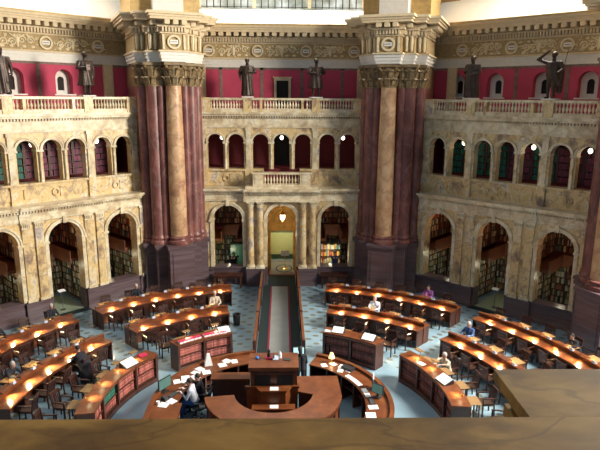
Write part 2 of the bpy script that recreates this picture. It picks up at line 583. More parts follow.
    for c in UPS:
        archivolt(mb, c, r, .10, 7.82, UW - .05, UW, 12)
        archivolt(mb, c, r + .07, .045, 7.82, UW - .08, UW, 12)
        for s_ in (-1, 1):
            x0, x1 = sorted((c + s_ * (r - .03), c + s_ * (r + .13)))
            mb.box(x0, x1, UW - .08, UW + .42, 7.74, 7.82)
    for x in (-1.83, 1.83, -4.25, 4.25):
        mb.box(x - .13, x + .13, UW - .08, UW, 6.35, 8.6)
        mb.box(x - .17, x + .17, UW - .11, UW, 6.35, 6.48)
        mb.box(x - .17, x + .17, UW - .11, UW, 8.45, 8.6)
    for a, p, z0, z1 in ((0, .06, 8.6, 8.74), (0, .02, 8.74, 9.12), (0, .20, 9.22, 9.32), (0, .28, 9.32, 9.44)):
        mb.box(-HW, HW, UW - p, UW + 2.0 if z0 > 9.3 else UW + .5, z0, z1)
    n = 66
    for i in range(n):
        x = -HW + 2 * HW * (i + .25) / n
        mb.box(x, x + .07, UW - .13, UW, 9.12, 9.22)
    out.append(('trim_4', mb, 'siena_pale', False))
    return out


for b, side, rz, where in BAYS:
    UW = UWB[b]
    for name, mb, mk, sm in ground_screen(side):
        struct(mb, name, M[mk], rz, sm)
    # colonnettes between paired and tripled arches
col = MB()
col.lathe([(.085, 6.35), (.085, 6.42), (.06, 6.45), (.058, 7.0), (.052, 7.60), (.07, 7.62), (.06, 7.66), (.085, 7.74)], n=10)
c0 = None
for b, side, rz, where in BAYS:
    UW = UWB[b]
    par = empty('arcade_colonnettes', (0, 0, 0), rz, 'pale marble colonnettes between the small upper arches ' + where, 'colonnette')
    for x in (-3.075, -.58, .58, 3.075):
        for dy_ in (-.06, .42):
            if c0 is None:
                c0 = col.build('colonnette', M['siena_pale'], None, True)
                o = c0
            else:
                o = c0.copy(); C.objects.link(o)
            o.parent = par
            o.location = (x, UW + dy_, 0)

# centre bay paired columns; side bay paired pilasters
def corinthian(mb, x, y, z0, z1, r, n=14, rows=2, leaves=8):
    h = z1 - z0
    mb.lathe([(r * 1.08, z0), (r * 1.1, z0 + h * .05), (r * .98, z0 + h * .08), (r * 1.0, z0 + h * .5), (r * 1.25, z0 + h * .86)], x, y, n)
    for k in range(rows):
        for i in range(leaves):
            a = 2 * PI * (i + .5 * k) / leaves
            T = Matrix.Translation((x, y, 0)) @ Matrix.Rotation(a, 4, 'Z')
            zz = z0 + h * (.08 + .36 * k)
            w = r * .62
            p = [(r * .95, zz), (r * 1.12, zz + h * .2), (r * 1.38, zz + h * .33), (r * 1.5, zz + h * .27)]
            for (ra, za), (rb, zb) in zip(p, p[1:]):
                mb.hexa([T @ Vector(q) for q in [(ra - .04 * r, -w / 2, za), (ra + .1 * r, -w / 2, za), (ra + .1 * r, w / 2, za), (ra - .04 * r, w / 2, za),
                                                 (rb - .04 * r, -w * .42, zb), (rb + .1 * r, -w * .42, zb), (rb + .1 * r, w * .42, zb), (rb - .04 * r, w * .42, zb)]])
    for i in range(4):
        a = PI / 4 + PI / 2 * i
        T = Matrix.Translation((x, y, 0)) @ Matrix.Rotation(a, 4, 'Z')
        mb.capsule(T @ Vector((r * 1.0, 0, z0 + h * .62)), T @ Vector((r * 1.55, 0, z0 + h * .84)), r * .12, r * .2, 6, 2)
    mb.box(x - r * 1.35, x + r * 1.35, y - r * 1.35, y + r * 1.35, z1 - h * .12, z1)


proto = None
for i, x in enumerate((-1.70, -1.17, 1.17, 1.70)):
    lab = ['outer marble column left of the central doorway', 'inner marble column left of the central doorway',
           'inner marble column right of the central doorway', 'outer marble column right of the central doorway'][i]
    if proto is None:
        proto = empty('column', (x, GW - .17, 0))
        b_ = MB().box(-.25, .25, -.23, .2, 1.0, 1.07)
        b_.lathe([(.24, 1.07), (.25, 1.10), (.24, 1.13), (.20, 1.15), (.22, 1.18), (.19, 1.2)], n=16)
        b_.build('column_base', M['siena_pale'], proto, True)
        MB().lathe([(.185, 1.2), (.18, 2.2), (.155, 4.38)], n=18).build('shaft', M['siena'], proto, True)
        cp = MB(); corinthian(cp, 0, 0, 4.38, 4.74, .155)
        cp.build('capital', M['siena_pale'], proto, False)
        t = proto
    else:
        t = copy_tree(proto); t.location.x = x
    tag(t, lab, 'column', 'paired columns beside the central doorway')

proto = None
for b, side, rz, where in BAYS[1:]:
    for i, x in enumerate((-4.15, -1.75, -1.18, 1.18, 1.75, 4.15)):
        if proto is None:
            mb = MB()
            mb.box(-.19, .19, -.09, 0, 1.12, 4.46)
            pr = mb.build('wall_pilaster', M['siena'], None)
            mb = MB()
            mb.box(-.23, .23, -.13, 0, 1.0, 1.12)
            mb.box(-.22, .22, -.12, 0, 4.62, 4.72); mb.box(-.2, .2, -.11, 0, 4.42, 4.48)
            for k in range(5):
                mb.box(-.18 + k * .08, -.13 + k * .08, -.13, 0, 4.48, 4.62)
            cap = mb.build('wall_pilaster_capital', M['siena_pale'], pr)
            pr['kind'] = 'structure'
            proto = pr
            o = pr
        else:
            o = copy_tree(proto)
        o.rotation_euler.z = rz
        T = Matrix.Rotation(rz, 4, 'Z') @ Vector((x, GW, 0))
        o.location = T

UW = UWB[0]
# projecting central balcony with its own balusters
tb = empty('balcony', (0, 0, 0), 0, 'small projecting marble balcony with balusters above the central doorway', 'balcony')
mb = MB()
mb.box(-1.95, 1.95, GW - .34, UW - .02, 5.42, 5.56)
for a, b_ in ((-1.55, -.98), (.98, 1.55)):
    mb.box(a, b_, GW - .2, GW + .1, 5.56, 6.2)
    mb.box(a + .1, b_ - .1, GW - .23, GW + .1, 5.68, 6.08)
mb.box(-.98, .98, GW - .2, GW + .1, 5.56, 5.66)
mb.box(-1.6, 1.6, GW - .25, GW + .15, 6.2, 6.3)
mb.box(-1.55, -1.4, GW + .1, UW - .02, 5.56, 6.2); mb.box(1.4, 1.55, GW + .1, UW - .02, 5.56, 6.2)
mb.build('parapet', M['siena_pale'], tb)


def baluster_mb(h, r):
    return MB().lathe([(r * .95, 0), (r * .95, h * .08), (r * .5, h * .12), (r * .62, h * .2), (r, h * .36), (r * .85, h * .5), (r * .42, h * .68), (r * .42, h * .84),
                       (r * .8, h * .88), (r * .95, h * .92), (r * .95, h)], n=8)


b0 = None
for i in range(12):
    if b0 is None:
        b0 = baluster_mb(.54, .06).build('baluster', M['siena_pale'], tb, True); o = b0
    else:
        o = b0.copy(); C.objects.link(o); o.parent = tb
    o.location = (-.9 + i * 1.8 / 11, GW - .05, 5.66)

# statue gallery balustrade, its floor and red wall
b1 = None
for b, side, rz, where in BAYS:
    UW = UWB[b]
    t = empty('balustrade', (0, 0, 0), rz, 'pale marble balustrade under the bronze statues ' + where, 'balustrade')
    w0, w1 = UW - .2, UW + .12
    mb = MB().box(-HW, HW, w0, w1, 9.44, 9.62); mb.build('base_rail', M['siena_pale'], t)
    mb = MB().box(-HW, HW, w0 - .02, w1 + .02, 10.08, 10.19); mb.build('handrail', M['siena_pale'], t)
    posts = [(-1.84, .22), (1.84, .22), (-4.15, .3), (4.15, .3), (1.12, .07), (-1.12, .07)]
    for x, h in posts:
        MB().box(x - h, x + h, w0 - (.04 if h > .1 else .012), w1 + .03, 9.45, 10.2 if h > .1 else 10.1).build('pedestal', M['siena'], t)
    x = -HW
    xs = []
    k = -28
    while k <= 28:
        x = k * .152
        if all(abs(x - p) > h + .045 for p, h in posts):
            xs.append(x)
        k += 1
    for x in xs:
        if b1 is None:
            b1 = baluster_mb(.46, .062).build('baluster', M['siena_pale'], t, True); o = b1
        else:
            o = b1.copy(); C.objects.link(o); o.parent = t
        o.location = (x, (w0 + w1) / 2, 9.62)

NICHE = {-1: (-2.75, -.3, 2.15), 1: (-4.3, -2.1, .3, 2.45)}
for b, side, rz, where in BAYS:
    UW, RW = UWB[b], RWB[b]
    mb = MB()
    if b == 0:
        arch_wall(mb, -6.6, 6.6, 9.44, 11.86, RW, RW + .6, [])
    else:
        arch_wall(mb, -6.6, 6.6, 9.44, 11.86, RW, RW + .6, [(c, .45, 10.3, 11.08) for c in NICHE[b]])
    struct(mb, 'wall_' + side, M['red_wall'], rz)
    # painted bands
    mb = MB()
    for x in ((-3.45, -1.14, 1.14, 3.45) if b == 0 else (-3.3, -1.0, 1.5, 3.6) if b == 1 else (-3.9, -1.6, .88, 3.3)):
        mb.box(x - .09, x + .09, RW - .02, RW, 9.5, 11.86)
    mb.box(-6.6, 6.6, RW - .02, RW, 11.74, 11.86)
    struct(mb, 'trim_5', M['strip'], rz)
    mb = MB()
    mb.box(-HW - .5, HW + .5, UW + .4, RW + .5, 9.30, 9.44)
    struct(mb, 'floor_gallery', M['siena_pale'], rz)
    # pilaster at each end of the red wall
    mb = MB()
    for x in (-4.55, 4.55):
        mb.box(x - .26, x + .26, RW - .14, RW, 9.44, 11.86)
        mb.box(x - .17, x + .17, RW - .16, RW, 9.7, 11.6)
    struct(mb, 'trim_6', M['cream'], rz)
    if b == 0:
        t = empty('door_1', (0, 0, 0), 0); t['kind'] = 'structure'
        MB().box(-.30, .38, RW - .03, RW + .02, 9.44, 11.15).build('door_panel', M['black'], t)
        mb = MB().box(-.44, -.30, RW - .08, RW, 9.44, 11.15).box(.38, .52, RW - .08, RW, 9.44, 11.15).box(-.44, .52, RW - .08, RW, 11.15, 11.30)
        mb.box(-.5, .58, RW - .12, RW, 11.30, 11.36)
        mb.build('door_frame', M['cream'], t)
    else:
        n_ = 1
        for c in NICHE[b]:
            t = empty('window_%d' % (n_ + (4 if b == 1 else 0)), (0, 0, 0), rz); t['kind'] = 'structure'; n_ += 1
            mb = MB()
            arch_wall(mb, c - .48, c + .48, 10.25, 11.58, RW + .42, RW + .60, [(c, .17, 10.50, 11.02)])
            mb.build('window_surround', M['white'], t)
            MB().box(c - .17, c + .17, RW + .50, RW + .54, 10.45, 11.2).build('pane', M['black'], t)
            MB().box(c - .56, c + .56, RW - .06, RW + .42, 10.24, 10.31).build('window_sill', M['white'], t)

# ------------------------------------------------------------------ great entablature
ENT = [  # z0, z1, projection, material index (0 white fascia, 1 cream, 2 ground)
    (11.86, 12.00, .00, 0), (12.00, 12.16, .04, 0), (12.16, 12.30, .08, 0), (12.30, 12.38, .14, 1),
    (12.38, 13.14, .0, 2), (13.14, 13.20, .06, 1), (13.42, 13.50, .20, 1), (13.72, 13.84, .58, 1), (13.84, 13.94, .64, 1), (13.94, 14.06, .72, 1)]


def entab(mb, hw, w, wb, sides=True):
    """stepped entablature block: half width hw, face at w, back at wb"""
    for z0, z1, p, k in ENT:
        mb.k = k
        q = p if sides else 0
        mb.box(-hw - q, hw + q, w - p, wb, z0, z1)
    mb.k = 1
    mb.box(-hw, hw, w, wb, 13.2, 13.72)
    n = max(2, int(2 * hw / .15))
    for i in range(n):
        x = -hw + 2 * hw * (i + .2) / n
        mb.box(x, x + .09, w - .16, w, 13.22, 13.42)
    n = max(2, round(2 * hw / .42))
    for i in range(n):
        x = -hw + 2 * hw * (i + .18) / n
        mb.box(x, x + .27, w - .5, w, 13.54, 13.70)
        mb.box(x + .02, x + .25, w - .54, w - .4, 13.51, 13.72)
    if sides:
        n = max(2, int((wb - w) / .15))
        for s_ in (-1, 1):
            for i in range(min(n, 12)):
                y = w + (i + .2) * .15
                mb.box(*sorted((s_ * hw, s_ * (hw + .16))), y, y + .09, 13.22, 13.42)
            for i in range(min(5, int((wb - w) / .42) + 1)):
                y = w + (i + .2) * .42
                mb.box(*sorted((s_ * hw, s_ * (hw + .5))), y, y + .17, 13.52, 13.70)
    mb.k = 0


def spiral(mb, cx, cz, r, w, s=1, turns=1.3, a0=0, th=.04):
    pts = []
    n = 14
    for i in range(n + 1):
        t = i / n
        a = a0 + s * t * turns * 2 * PI
        q = r * (1 - .85 * t)
        pts.append((cx + q * math.cos(a), w, cz + q * math.sin(a)))
    mb.tube(pts, th, 5)


def frieze(mb, hw, w, step=2.3, off=0.0):
    """scrolled garlands with round name medallions; index 1 relief, 0 white plaque"""
    zc = 12.76
    mb.k = 0
    n = int(hw / step) + 1
    for i in range(-n, n + 1):
        x = off + i * step
        if abs(x) + .35 > hw: continue
        mb.k = 0
        for k in range(14):
            a0, a1 = 2 * PI * k / 14, 2 * PI * (k + 1) / 14
            q = lambda a, r, y: (x + r * math.cos(a), y, zc + r * math.sin(a))
            mb.hexa([q(a0, .24, w - .09), q(a1, .24, w - .09), q(a1, .24, w), q(a0, .24, w), q(a0, .33, w - .09), q(a1, .33, w - .09), q(a1, .33, w), q(a0, .33, w)])
        mb.k = 1
        mb.box(x - .19, x + .19, w - .07, w, zc - .09, zc + .10)
        mb.k = 2
        mb.box(x - .13, x + .13, w - .075, w, zc - .01, zc + .025)
        mb.k = 0
    x = -hw + .1
    for i in range(-n - 1, n + 1):
        c = off + (i + .5) * step
        for s_ in (-1, 1):
            for dx_, r in ((.22, .2), (.62, .19)):
                xx = c + s_ * dx_
                if abs(xx) + .3 > hw: continue
                spiral(mb, xx, zc + .06 * s_, r, w - .02, s_, 1.4, 0 if s_ > 0 else PI)
                mb.ell((xx + .08 * s_, w - .02, zc - .24), (.12, .05, .07), 6, 4)
                mb.ell((xx - .1 * s_, w - .02, zc + .25), (.09, .05, .06), 6, 4)
        for k in range(26):
            xx, zz = c + random.uniform(-1.0, 1.0), zc + random.uniform(-.33, .33)
            if abs(xx) + .3 < hw: mb.ell((xx, w - .01, zz), (random.uniform(.03, .09), .04, random.uniform(.02, .05)), 6, 4)
        if abs(c) + .3 < hw:
            mb.ell((c, w - .02, zc), (.09, .08, .30), 8, 6)
            for s_ in (-1, 1):
                mb.capsule((c, w - .03, zc + .1), (c + s_ * .33, w - .03, zc + .30), .05, .03, 6, 2)


for b, side, rz, where in BAYS:
    RW = RWB[b]
    mb = MB(); entab(mb, 6.5, RW, RW + 1.2, False)
    struct(mb, 'trim_cornice', [M['white'], M['cream'], M['relief_bg']], rz)
    mb = MB(); frieze(mb, 4.9, RW, 2.72, 1.36 - .0)
    struct(mb, 'trim_frieze', [M['relief'], M['white'], M['strip']], rz)
    # gilded lip, sloping bright window sill, leaded lunette window
    mb = MB().box(-5.6, 5.6, RW - .76, RW + .6, 14.06, 14.14)
    struct(mb, 'trim_7', M['gold_ochre'], rz)
    mb = MB()
    mb.hexa([(-5.9, RW - .2, 14.0), (5.9, RW - .2, 14.0), (5.9, 18.9, 14.0), (-5.9, 18.9, 14.0),
             (-5.9, RW - .2, 14.15), (5.9, RW - .2, 14.15), (5.9, 18.9, 15.25 if b == 0 else 16.0), (-5.9, 18.9, 15.25 if b == 0 else 16.0)])
    struct(mb, 'wall_sill_' + side, M['sill_white'], rz)
    zb = 15.25 if b == 0 else 16.0
    t = empty('window_%d' % (10 + b), (0, 0, 0), rz); t['kind'] = 'structure'
    MB().box(-4.7, 4.7, 18.78, 18.82, zb - .05, zb + 4).build('pane', M['glass'], t)
    mb = MB()
    for i in range(25):
        x = -4.7 + i * 9.4 / 24
        mb.box(x - .028, x + .028, 18.72, 18.78, zb, zb + 4)
    for i in range(8):
        mb.box(-4.7, 4.7, 18.72, 18.78, zb + .04 + i * .5, zb + .07 + i * .5)
    mb.build('glazing_bar', M['mullion'], t)
    mb = MB()
    for x in (-4.75, -1.6, 1.6, 4.75):
        mb.box(x - .09, x + .09, 18.6, 18.8, zb, zb + 4)
    mb.build('window_frame', M['cream'], t)
    mb = MB()
    mb.box(-7, -4.8, 18.5, 18.9, 14, 20); mb.box(4.8, 7, 18.5, 18.9, 14, 20)
    struct(mb, 'wall_upper_' + side, M['gold_ochre'], rz)

# ------------------------------------------------------------------ great piers and giant columns
def pier(ang, which, first=[None]):
    rz = -ang
    if first[0] is None:
        L_ = []
        mb = MB()      # brown pedestal
        for hw, w in ((1.68, 14.55), (1.18, 14.0), (.64, 13.38)):
            mb.box(-hw, hw, w, 18.4, 0, 2.62)
            mb.box(-hw - .08, hw + .08, w - .08, 18.4, 0, .22)
            mb.box(-hw - .05, hw + .05, w - .05, 18.4, .22, .32)
            mb.box(-hw - .05, hw + .05, w - .05, 18.4, 2.52, 2.62)
            mb.box(-hw - .10, hw + .10, w - .10, 18.4, 2.62, 2.76)
        mb.box(-.48, .48, 13.35, 13.5, .5, 2.35)
        L_.append(struct(mb, 'pillar_pedestal', M['brown_marble'], rz))
        mb = MB()      # red marble clustered shafts with bases
        for hw, w in ((1.58, 14.85), (1.08, 14.35)):
            mb.box(-hw, hw, w, 18.4, 2.76, 10.72)
        for t_, w, r in ((-.94, 14.40, .34), (.94, 14.40, .34), (-1.36, 14.86, .28), (1.36, 14.86, .28), (-.60, 14.2, .22), (.60, 14.2, .22)):
            mb.lathe([(r * 1.28, 2.76), (r * 1.3, 2.88), (r * 1.22, 2.94), (r * 1.1, 2.97), (r * 1.2, 3.03), (r * 1.2, 3.1), (r * 1.06, 3.16), (r, 3.24), (r * .96, 10.72)], t_, w, 20)
        for hw, w in ((1.62, 14.75), (1.14, 14.22)):
            mb.box(-hw, hw, w, 18.4, 2.76, 2.98)
        L_.append(struct(mb, 'pillar_shaft', M['red_marble'], rz, True))
        mb = MB()      # clustered capitals
        for t_, w, r in ((-.94, 14.40, .34), (.94, 14.40, .34), (-1.36, 14.88, .29), (1.36, 14.88, .29), (-.56, 14.3, .24), (.56, 14.3, .24)):
            corinthian(mb, t_, w, 10.72, 11.84, r)
        for hw, w in ((1.58, 14.85), (1.08, 14.35)):
            mb.box(-hw, hw, w, 18.4, 10.72, 11.80)
        L_.append(struct(mb, 'pillar_capital', M['capital'], rz))
        mb = MB()
        entab(mb, 1.65, 14.62, 17.6); entab(mb, 1.16, 14.0, 16); entab(mb, .60, 13.42, 15)
        L_.append(struct(mb, 'trim_8', [M['white'], M['cream'], M['relief_bg']], rz))
        mb = MB()      # medallions and little consoles on the pier frieze
        frieze(mb, .58, 13.42, 5, 0)
        for x in (-.5, .5):
            mb.box(x - .05, x + .05, 13.36, 13.42, 12.42, 13.1)
        for x in (-1.03, -.78, .78, 1.03):
            mb.capsule((x, 13.98, 12.5), (x, 13.94, 13.05), .07, .1, 6, 2)
        for x in (-1.54, -1.31, 1.31, 1.54):
            mb.capsule((x, 14.6, 12.5), (x, 14.56, 13.05), .07, .1, 6, 2)
        L_.append(struct(mb, 'trim_9', [M['relief'], M['white'], M['strip']], rz))
        mb = MB()
        mb.box(-1.7, 1.7, 15.0, 18.4, 14.06, 20)
        L_.append(struct(mb, 'wall_pier', M['gold_ochre'], rz))
        mb = MB()
        mb.box(-.72, .72, 14.3, 15.05, 14.06, 20)
        mb.box(-.8, .8, 14.22, 15.05, 14.06, 14.2)
        L_.append(struct(mb, 'trim_10', M['white'], rz))
        c_ = empty('giant_column', (0, 0, 0), rz)
        mb = MB().lathe([(.56, 2.76), (.58, 2.84), (.57, 2.94), (.50, 2.98), (.48, 3.04), (.53, 3.08), (.53, 3.14), (.45, 3.2)], 0, 13.93, 24)
        mb.build('column_base', M['red_marble'], c_, True)
        MB().lathe([(.435, 3.2), (.43, 5.5), (.41, 8.3), (.375, 10.74)], 0, 13.93, 28).build('shaft', M['siena_column'], c_, True)
        mb = MB(); corinthian(mb, 0, 13.93, 10.74, 11.84, .375, 18)
        mb.build('capital', M['capital'], c_)
        first[0] = (L_, c_)
        c = c_
    else:
        for o in first[0][0]:
            again(o, rz)
        c = copy_tree(first[0][1])
        c.rotation_euler.z = rz
    tag(c, which, 'column')


pier(-PI / 8, 'giant tawny marble column between the left bay and the middle bay')
pier(PI / 8, 'giant tawny marble column between the middle bay and the right bay')
pier(3 * PI / 8, 'giant marble column at the outer end of the right bay')
pier(-3 * PI / 8, 'giant marble column at the outer end of the left bay')

# ------------------------------------------------------------------ alcoves behind the screens
BK = {'books_mixed': MB(), 'books_lower': MB(), 'books_green': MB(), 'books_plum': MB()}


def book_row(key, T, x0, x1, y, z, hmax, step=.055, depth=.2, gap=.06):
    """row of upright volumes along local x, spines towards -y"""
    mb = BK[key]
    x = x0
    while x < x1 - step:
        w = step * random.uniform(.75, 1.35)
        if random.random() > gap:
            h = hmax * random.uniform(.80, .98)
            p = [(x, y, z), (x + w * .93, y, z), (x + w * .93, y + depth, z), (x, y + depth, z)]
            p += [(a, b, z + h) for a, b, _ in p]
            mb.hexa([T @ Vector(q) for q in p])
        x += w


def shelving(mb, T, x0, x1, y, z0, z1, rows, d=.32):
    """case with shelves, open towards -y"""
    def bx(a, b, c, d_, e_, f_):
        p = [(a, c, e_), (b, c, e_), (b, d_, e_), (a, d_, e_)]
        mb.hexa([T @ Vector(q) for q in p + [(i, j, f_) for i, j, _ in p]])
    bx(x0, x1, y + d - .03, y + d, z0, z1)
    n = max(1, round((x1 - x0) / .95))
    for i in range(n + 1):
        x = x0 + (x1 - x0) * i / n
        bx(x - .025, x + .025, y, y + d - .03, z0, z1)
    for k in range(rows + 1):
        z = z0 + (z1 - z0 - .03) * k / rows
        bx(x0, x1, y - .005, y + d - .03, z, z + .03)


def T_bay(rz, cx, cy, a):
    return Matrix.Rotation(rz, 4, 'Z') @ Matrix.Translation((cx, cy, 0)) @ Matrix.Rotation(a, 4, 'Z')


def point(name, p, power, col, rad=.12):
    l = bpy.data.lights.new(name, 'POINT'); l.energy = power; l.color = col; l.shadow_soft_size = rad
    o = bpy.data.objects.new(name, l); C.objects.link(o); o.location = p
    return o


ORD = {-1: 'left-hand', 0: 'middle', 1: 'right-hand'}
for b, side, rz, where in BAYS:
    UW = UWB[b]
    for j in (-1, 0, 1):
        if b == 0 and j == 0:
            continue
        cx = j * 2.94
        y0, y1 = GW + .6, 18.0
        h = 1.42
        nm = 'two-storey wooden bookshelves behind the %s ground arch %s' % (ORD[j], where)
        case = MB()
        for z0, z1, key, rows in ((0.1, 2.15, 'books_lower', 6), (2.75, 4.9, 'books_mixed', 6)):
            for (a, px, py, x0, x1) in ((0, cx, y1 - .34, -h, h), (PI / 2, cx - h - .02, 0, y0 + .3, y1 - .4), (-PI / 2, cx + h + .02, 0, -(y1 - .4), -(y0 + .3))):
                if a == 0:
                    T = T_bay(rz, px, py, 0); TL = T_bay(0, px, py, 0)
                else:
                    T = T_bay(rz, cx + (h - .34) * (-1 if a > 0 else 1), 0, a); TL = T_bay(0, cx + (h - .34) * (-1 if a > 0 else 1), 0, a)
                shelving(case, TL, x0, x1, 0, z0, z1, rows)
                n = max(1, round((x1 - x0) / .95))
                for k in range(rows):
                    zz = z0 + (z1 - z0 - .03) * k / rows + .03
                    for i in range(n):
                        xa = x0 + (x1 - x0) * i / n + .03; xb = x0 + (x1 - x0) * (i + 1) / n - .03
                        book_row(key, T, xa, xb, .04, zz, (z1 - z0) / rows - .05, .062, .2)
        o = case.build('bookcase', M['wood_dark'])
        o.rotation_euler.z = rz
        tag(o, nm, 'bookcase', 'bookshelves behind the ground arches')
        # inner gallery with its wooden fascia
        t = empty('alcove_gallery', (0, 0, 0), rz, 'wooden walkway between the shelf storeys behind the %s ground arch %s' % (ORD[j], where), 'walkway')
        mb = MB()
        mb.box(cx - h, cx + h, y1 - 1.05, y1 - .34, 2.32, 2.45)
        mb.box(cx - h, cx - h + .95, y0, y1 - 1.05, 2.32, 2.45)
        mb.box(cx + h - .95, cx + h, y0, y1 - 1.05, 2.32, 2.45)
        mb.build('walkway_deck', M['balcony_wood'], t)
        mb = MB()
        mb.box(cx - h + .9, cx + h - .9, y1 - 1.09, y1 - 1.05, 2.20, 2.85)
        mb.box(cx - h + .95, cx - h + .99, y0, y1 - 1.05, 2.20, 2.85)
        mb.box(cx + h - .99, cx + h - .95, y0, y1 - 1.05, 2.20, 2.85)
        mb.build('fascia', M['balcony_wood'], t)
        # shell
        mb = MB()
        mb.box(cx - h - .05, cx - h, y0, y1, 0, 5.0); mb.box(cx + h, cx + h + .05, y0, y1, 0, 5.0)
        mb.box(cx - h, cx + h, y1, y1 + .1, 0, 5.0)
        struct(mb, 'wall_alcove', M['red_shaded'], rz)
        mb = MB().box(cx - h, cx + h, y0 - .5, y1, 4.95, 5.05)
        struct(mb, 'ceiling_alcove', M['wood_dark'], rz)
        if j == 0:
            mb = MB().box(cx - .75, cx + .75, GW + .1, y1 - .9, 0, .015)
            o = mb.build('rug', M['mat_green']); o.rotation_euler.z = rz
            tag(o, 'sage green floor mat inside the middle ground arch ' + where, 'rug')
            mb = MB().box(cx - .95, cx + .95, GW - .35, GW + .1, 0, .02)
            o = mb.build('door_mat', M['carpet_green']); o.rotation_euler.z = rz
            tag(o, 'dark green door mat at the middle ground arch ' + where, 'mat')
        Rz = Matrix.Rotation(rz, 4, 'Z')
        point('alcove_light', Rz @ Vector((cx, 15.4, 4.55)), 19 if b else 14, (1.0, .62, .32))
        point('alcove_light_lower', Rz @ Vector((cx, 15.9, 1.75 if b else 1.3)), 11 if b else 22, (1.0, .92, .62))
    # upper arcade room
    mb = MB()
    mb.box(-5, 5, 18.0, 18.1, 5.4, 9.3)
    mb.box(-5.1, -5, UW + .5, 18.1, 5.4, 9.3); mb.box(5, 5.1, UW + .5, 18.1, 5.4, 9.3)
    struct(mb, 'wall_gallery_' + side, M['red_shaded'], rz)
    mb = MB().box(-5, 5, UW + (.5 if b == 0 else 0), 18.0, 5.3, 6.30); struct(mb, 'floor_upper', M['red_shaded'], rz)  # dark front face stands in for the shade behind the balcony balusters
    mb = MB().box(-5, 5, UW, 18.0, 9.20, 9.28); struct(mb, 'ceiling_upper', M['strip'], rz)
    Rz = Matrix.Rotation(rz, 4, 'Z')
    if b:
        for xi, x in enumerate((-3.6, -2.4, -1.2, 0, 1.2, 2.4, 3.6)):
            key = {-1: ['books_green', 'books_green', 'books_green', 'books_plum', 'books_plum', 'books_plum', 'books_plum'],
                   1: ['books_green', 'books_green', 'books_green', 'books_plum', 'books_green', 'books_plum', 'books_plum']}[b][xi]
            case = MB()
            TL = T_bay(0, x, 16.75, 0)
            shelving(case, TL, -.57, .57, 0, 6.32, 8.0, 5)
            o = case.build('bookcase', M['wood_dark']); o.rotation_euler.z = rz
            tag(o, 'dark bookcase behind the %s small upper arch %s' % (['first', 'second', 'third', 'fourth', 'fifth', 'sixth', 'seventh'][xi], where), 'bookcase', 'bookcases behind the small upper arches')
            for k in range(5):
                book_row(key, T_bay(rz, x, 16.75, 0), -.53, .53, .03, 6.35 + k * .33, .29, .05, .2, .03)
        pts = ((-3.3, 'outer'), (2.3, 'inner')) if b == 1 else ((2.45, 'outer'), (-1.3, 'inner'))
        pts = ((2.6,), (-.6,), (-3.3,)) if b == -1 else ((-2.55,), (1.0,), (3.5,))
    else:
        pts = ((-3.35,), (0.0,), (3.45,))
        t = empty('door_2', (0, 0, 0), 0); t['kind'] = 'structure'
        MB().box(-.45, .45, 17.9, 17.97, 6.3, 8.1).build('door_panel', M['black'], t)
        MB().box(-.55, -.45, 17.86, 18, 6.3, 8.2).box(.45, .55, 17.86, 18, 6.3, 8.2).box(-.45, .45, 17.86, 18, 8.1, 8.2).build('door_frame', M['wood_dark'], t)
    for k, (x,) in enumerate(pts):
        t = empty('pendant_lamp', Rz @ Vector((x, UW + .75, 0)), rz, 'glowing globe lamp behind the small upper arches %s, %s from the left' % (where, ['first', 'second', 'third'][sorted(q[0] for q in pts).index(x)]), 'lamp', 'globe lamps in the upper arcade')
        MB().ell((0, 0, 8.02), (.10, .10, .12), 12, 8).build('globe', M['globe'], t, True)
        MB().lathe([(.012, 8.15), (.012, 9.2)], n=6).build('hanging_rod', M['brass'], t)
        point('pendant_glow', Rz @ Vector((x, UW + .75, 7.8)), 2.2, (1, .8, .5), .13)

for key, lab in (('books_mixed', 'upper-storey shelves of mixed brown, red and cream books behind the ground arches'),
                 ('books_lower', 'lower-storey shelves of pale, green and brown books behind the ground arches'),
                 ('books_green', 'rows of green bound volumes behind the small upper arches'),
                 ('books_plum', 'rows of plum red bound volumes behind the small upper arches')):
    o = BK[key].build('books', M[key], recalc=False)
    tag(o, lab, 'books', None, 'stuff')

# cabinets behind the side arches of the middle bay
t = empty('cabinet', (-2.62, 16.75, 0), 0, 'dark green metal cabinet behind the left arch of the middle bay', 'cabinet')
MB().box(-.42, .42, -.25, .25, 0, 1.78).build('cabinet_body', M['dark_green'], t)
for s_ in (-1, 1):
    f = MB().box(*sorted((s_ * .01, s_ * .40)), -.27, -.25, .06, 1.72).build('door', M['teal_paint'], t)
    MB().box(*sorted((s_ * .05, s_ * .08)), -.29, -.27, .85, 1.0).build('handle', M['chrome'], f)
t = empty('shelf_trolley', (2.9, 16.7, 0), 0, 'open trolley of bright coloured volumes behind the right arch of the middle bay', 'trolley')
for z in (.55, 1.0, 1.42):
    MB().box(-.6, .6, -.18, .18, z - .03, z).build('shelf', M['wood_dark'], t)
for x in (-.6, .6):
    MB().box(x - .02, x + .02, -.18, .18, 0, 1.8).build('side_panel', M['wood_dark'], t)
mb = MB()
for z in (.55, 1.0, 1.42):
    x = -.56
    while x < .52:
        w = random.uniform(.04, .09)
        mb.box(x, x + w * .92, -.15, .08, z, z + random.uniform(.24, .36))
        x += w
o = mb.build('books', M['books_bright']); o.location = (2.9, 16.7, 0)
tag(o, 'bright yellow, red and white volumes on the trolley behind the right arch', 'books', None, 'stuff')

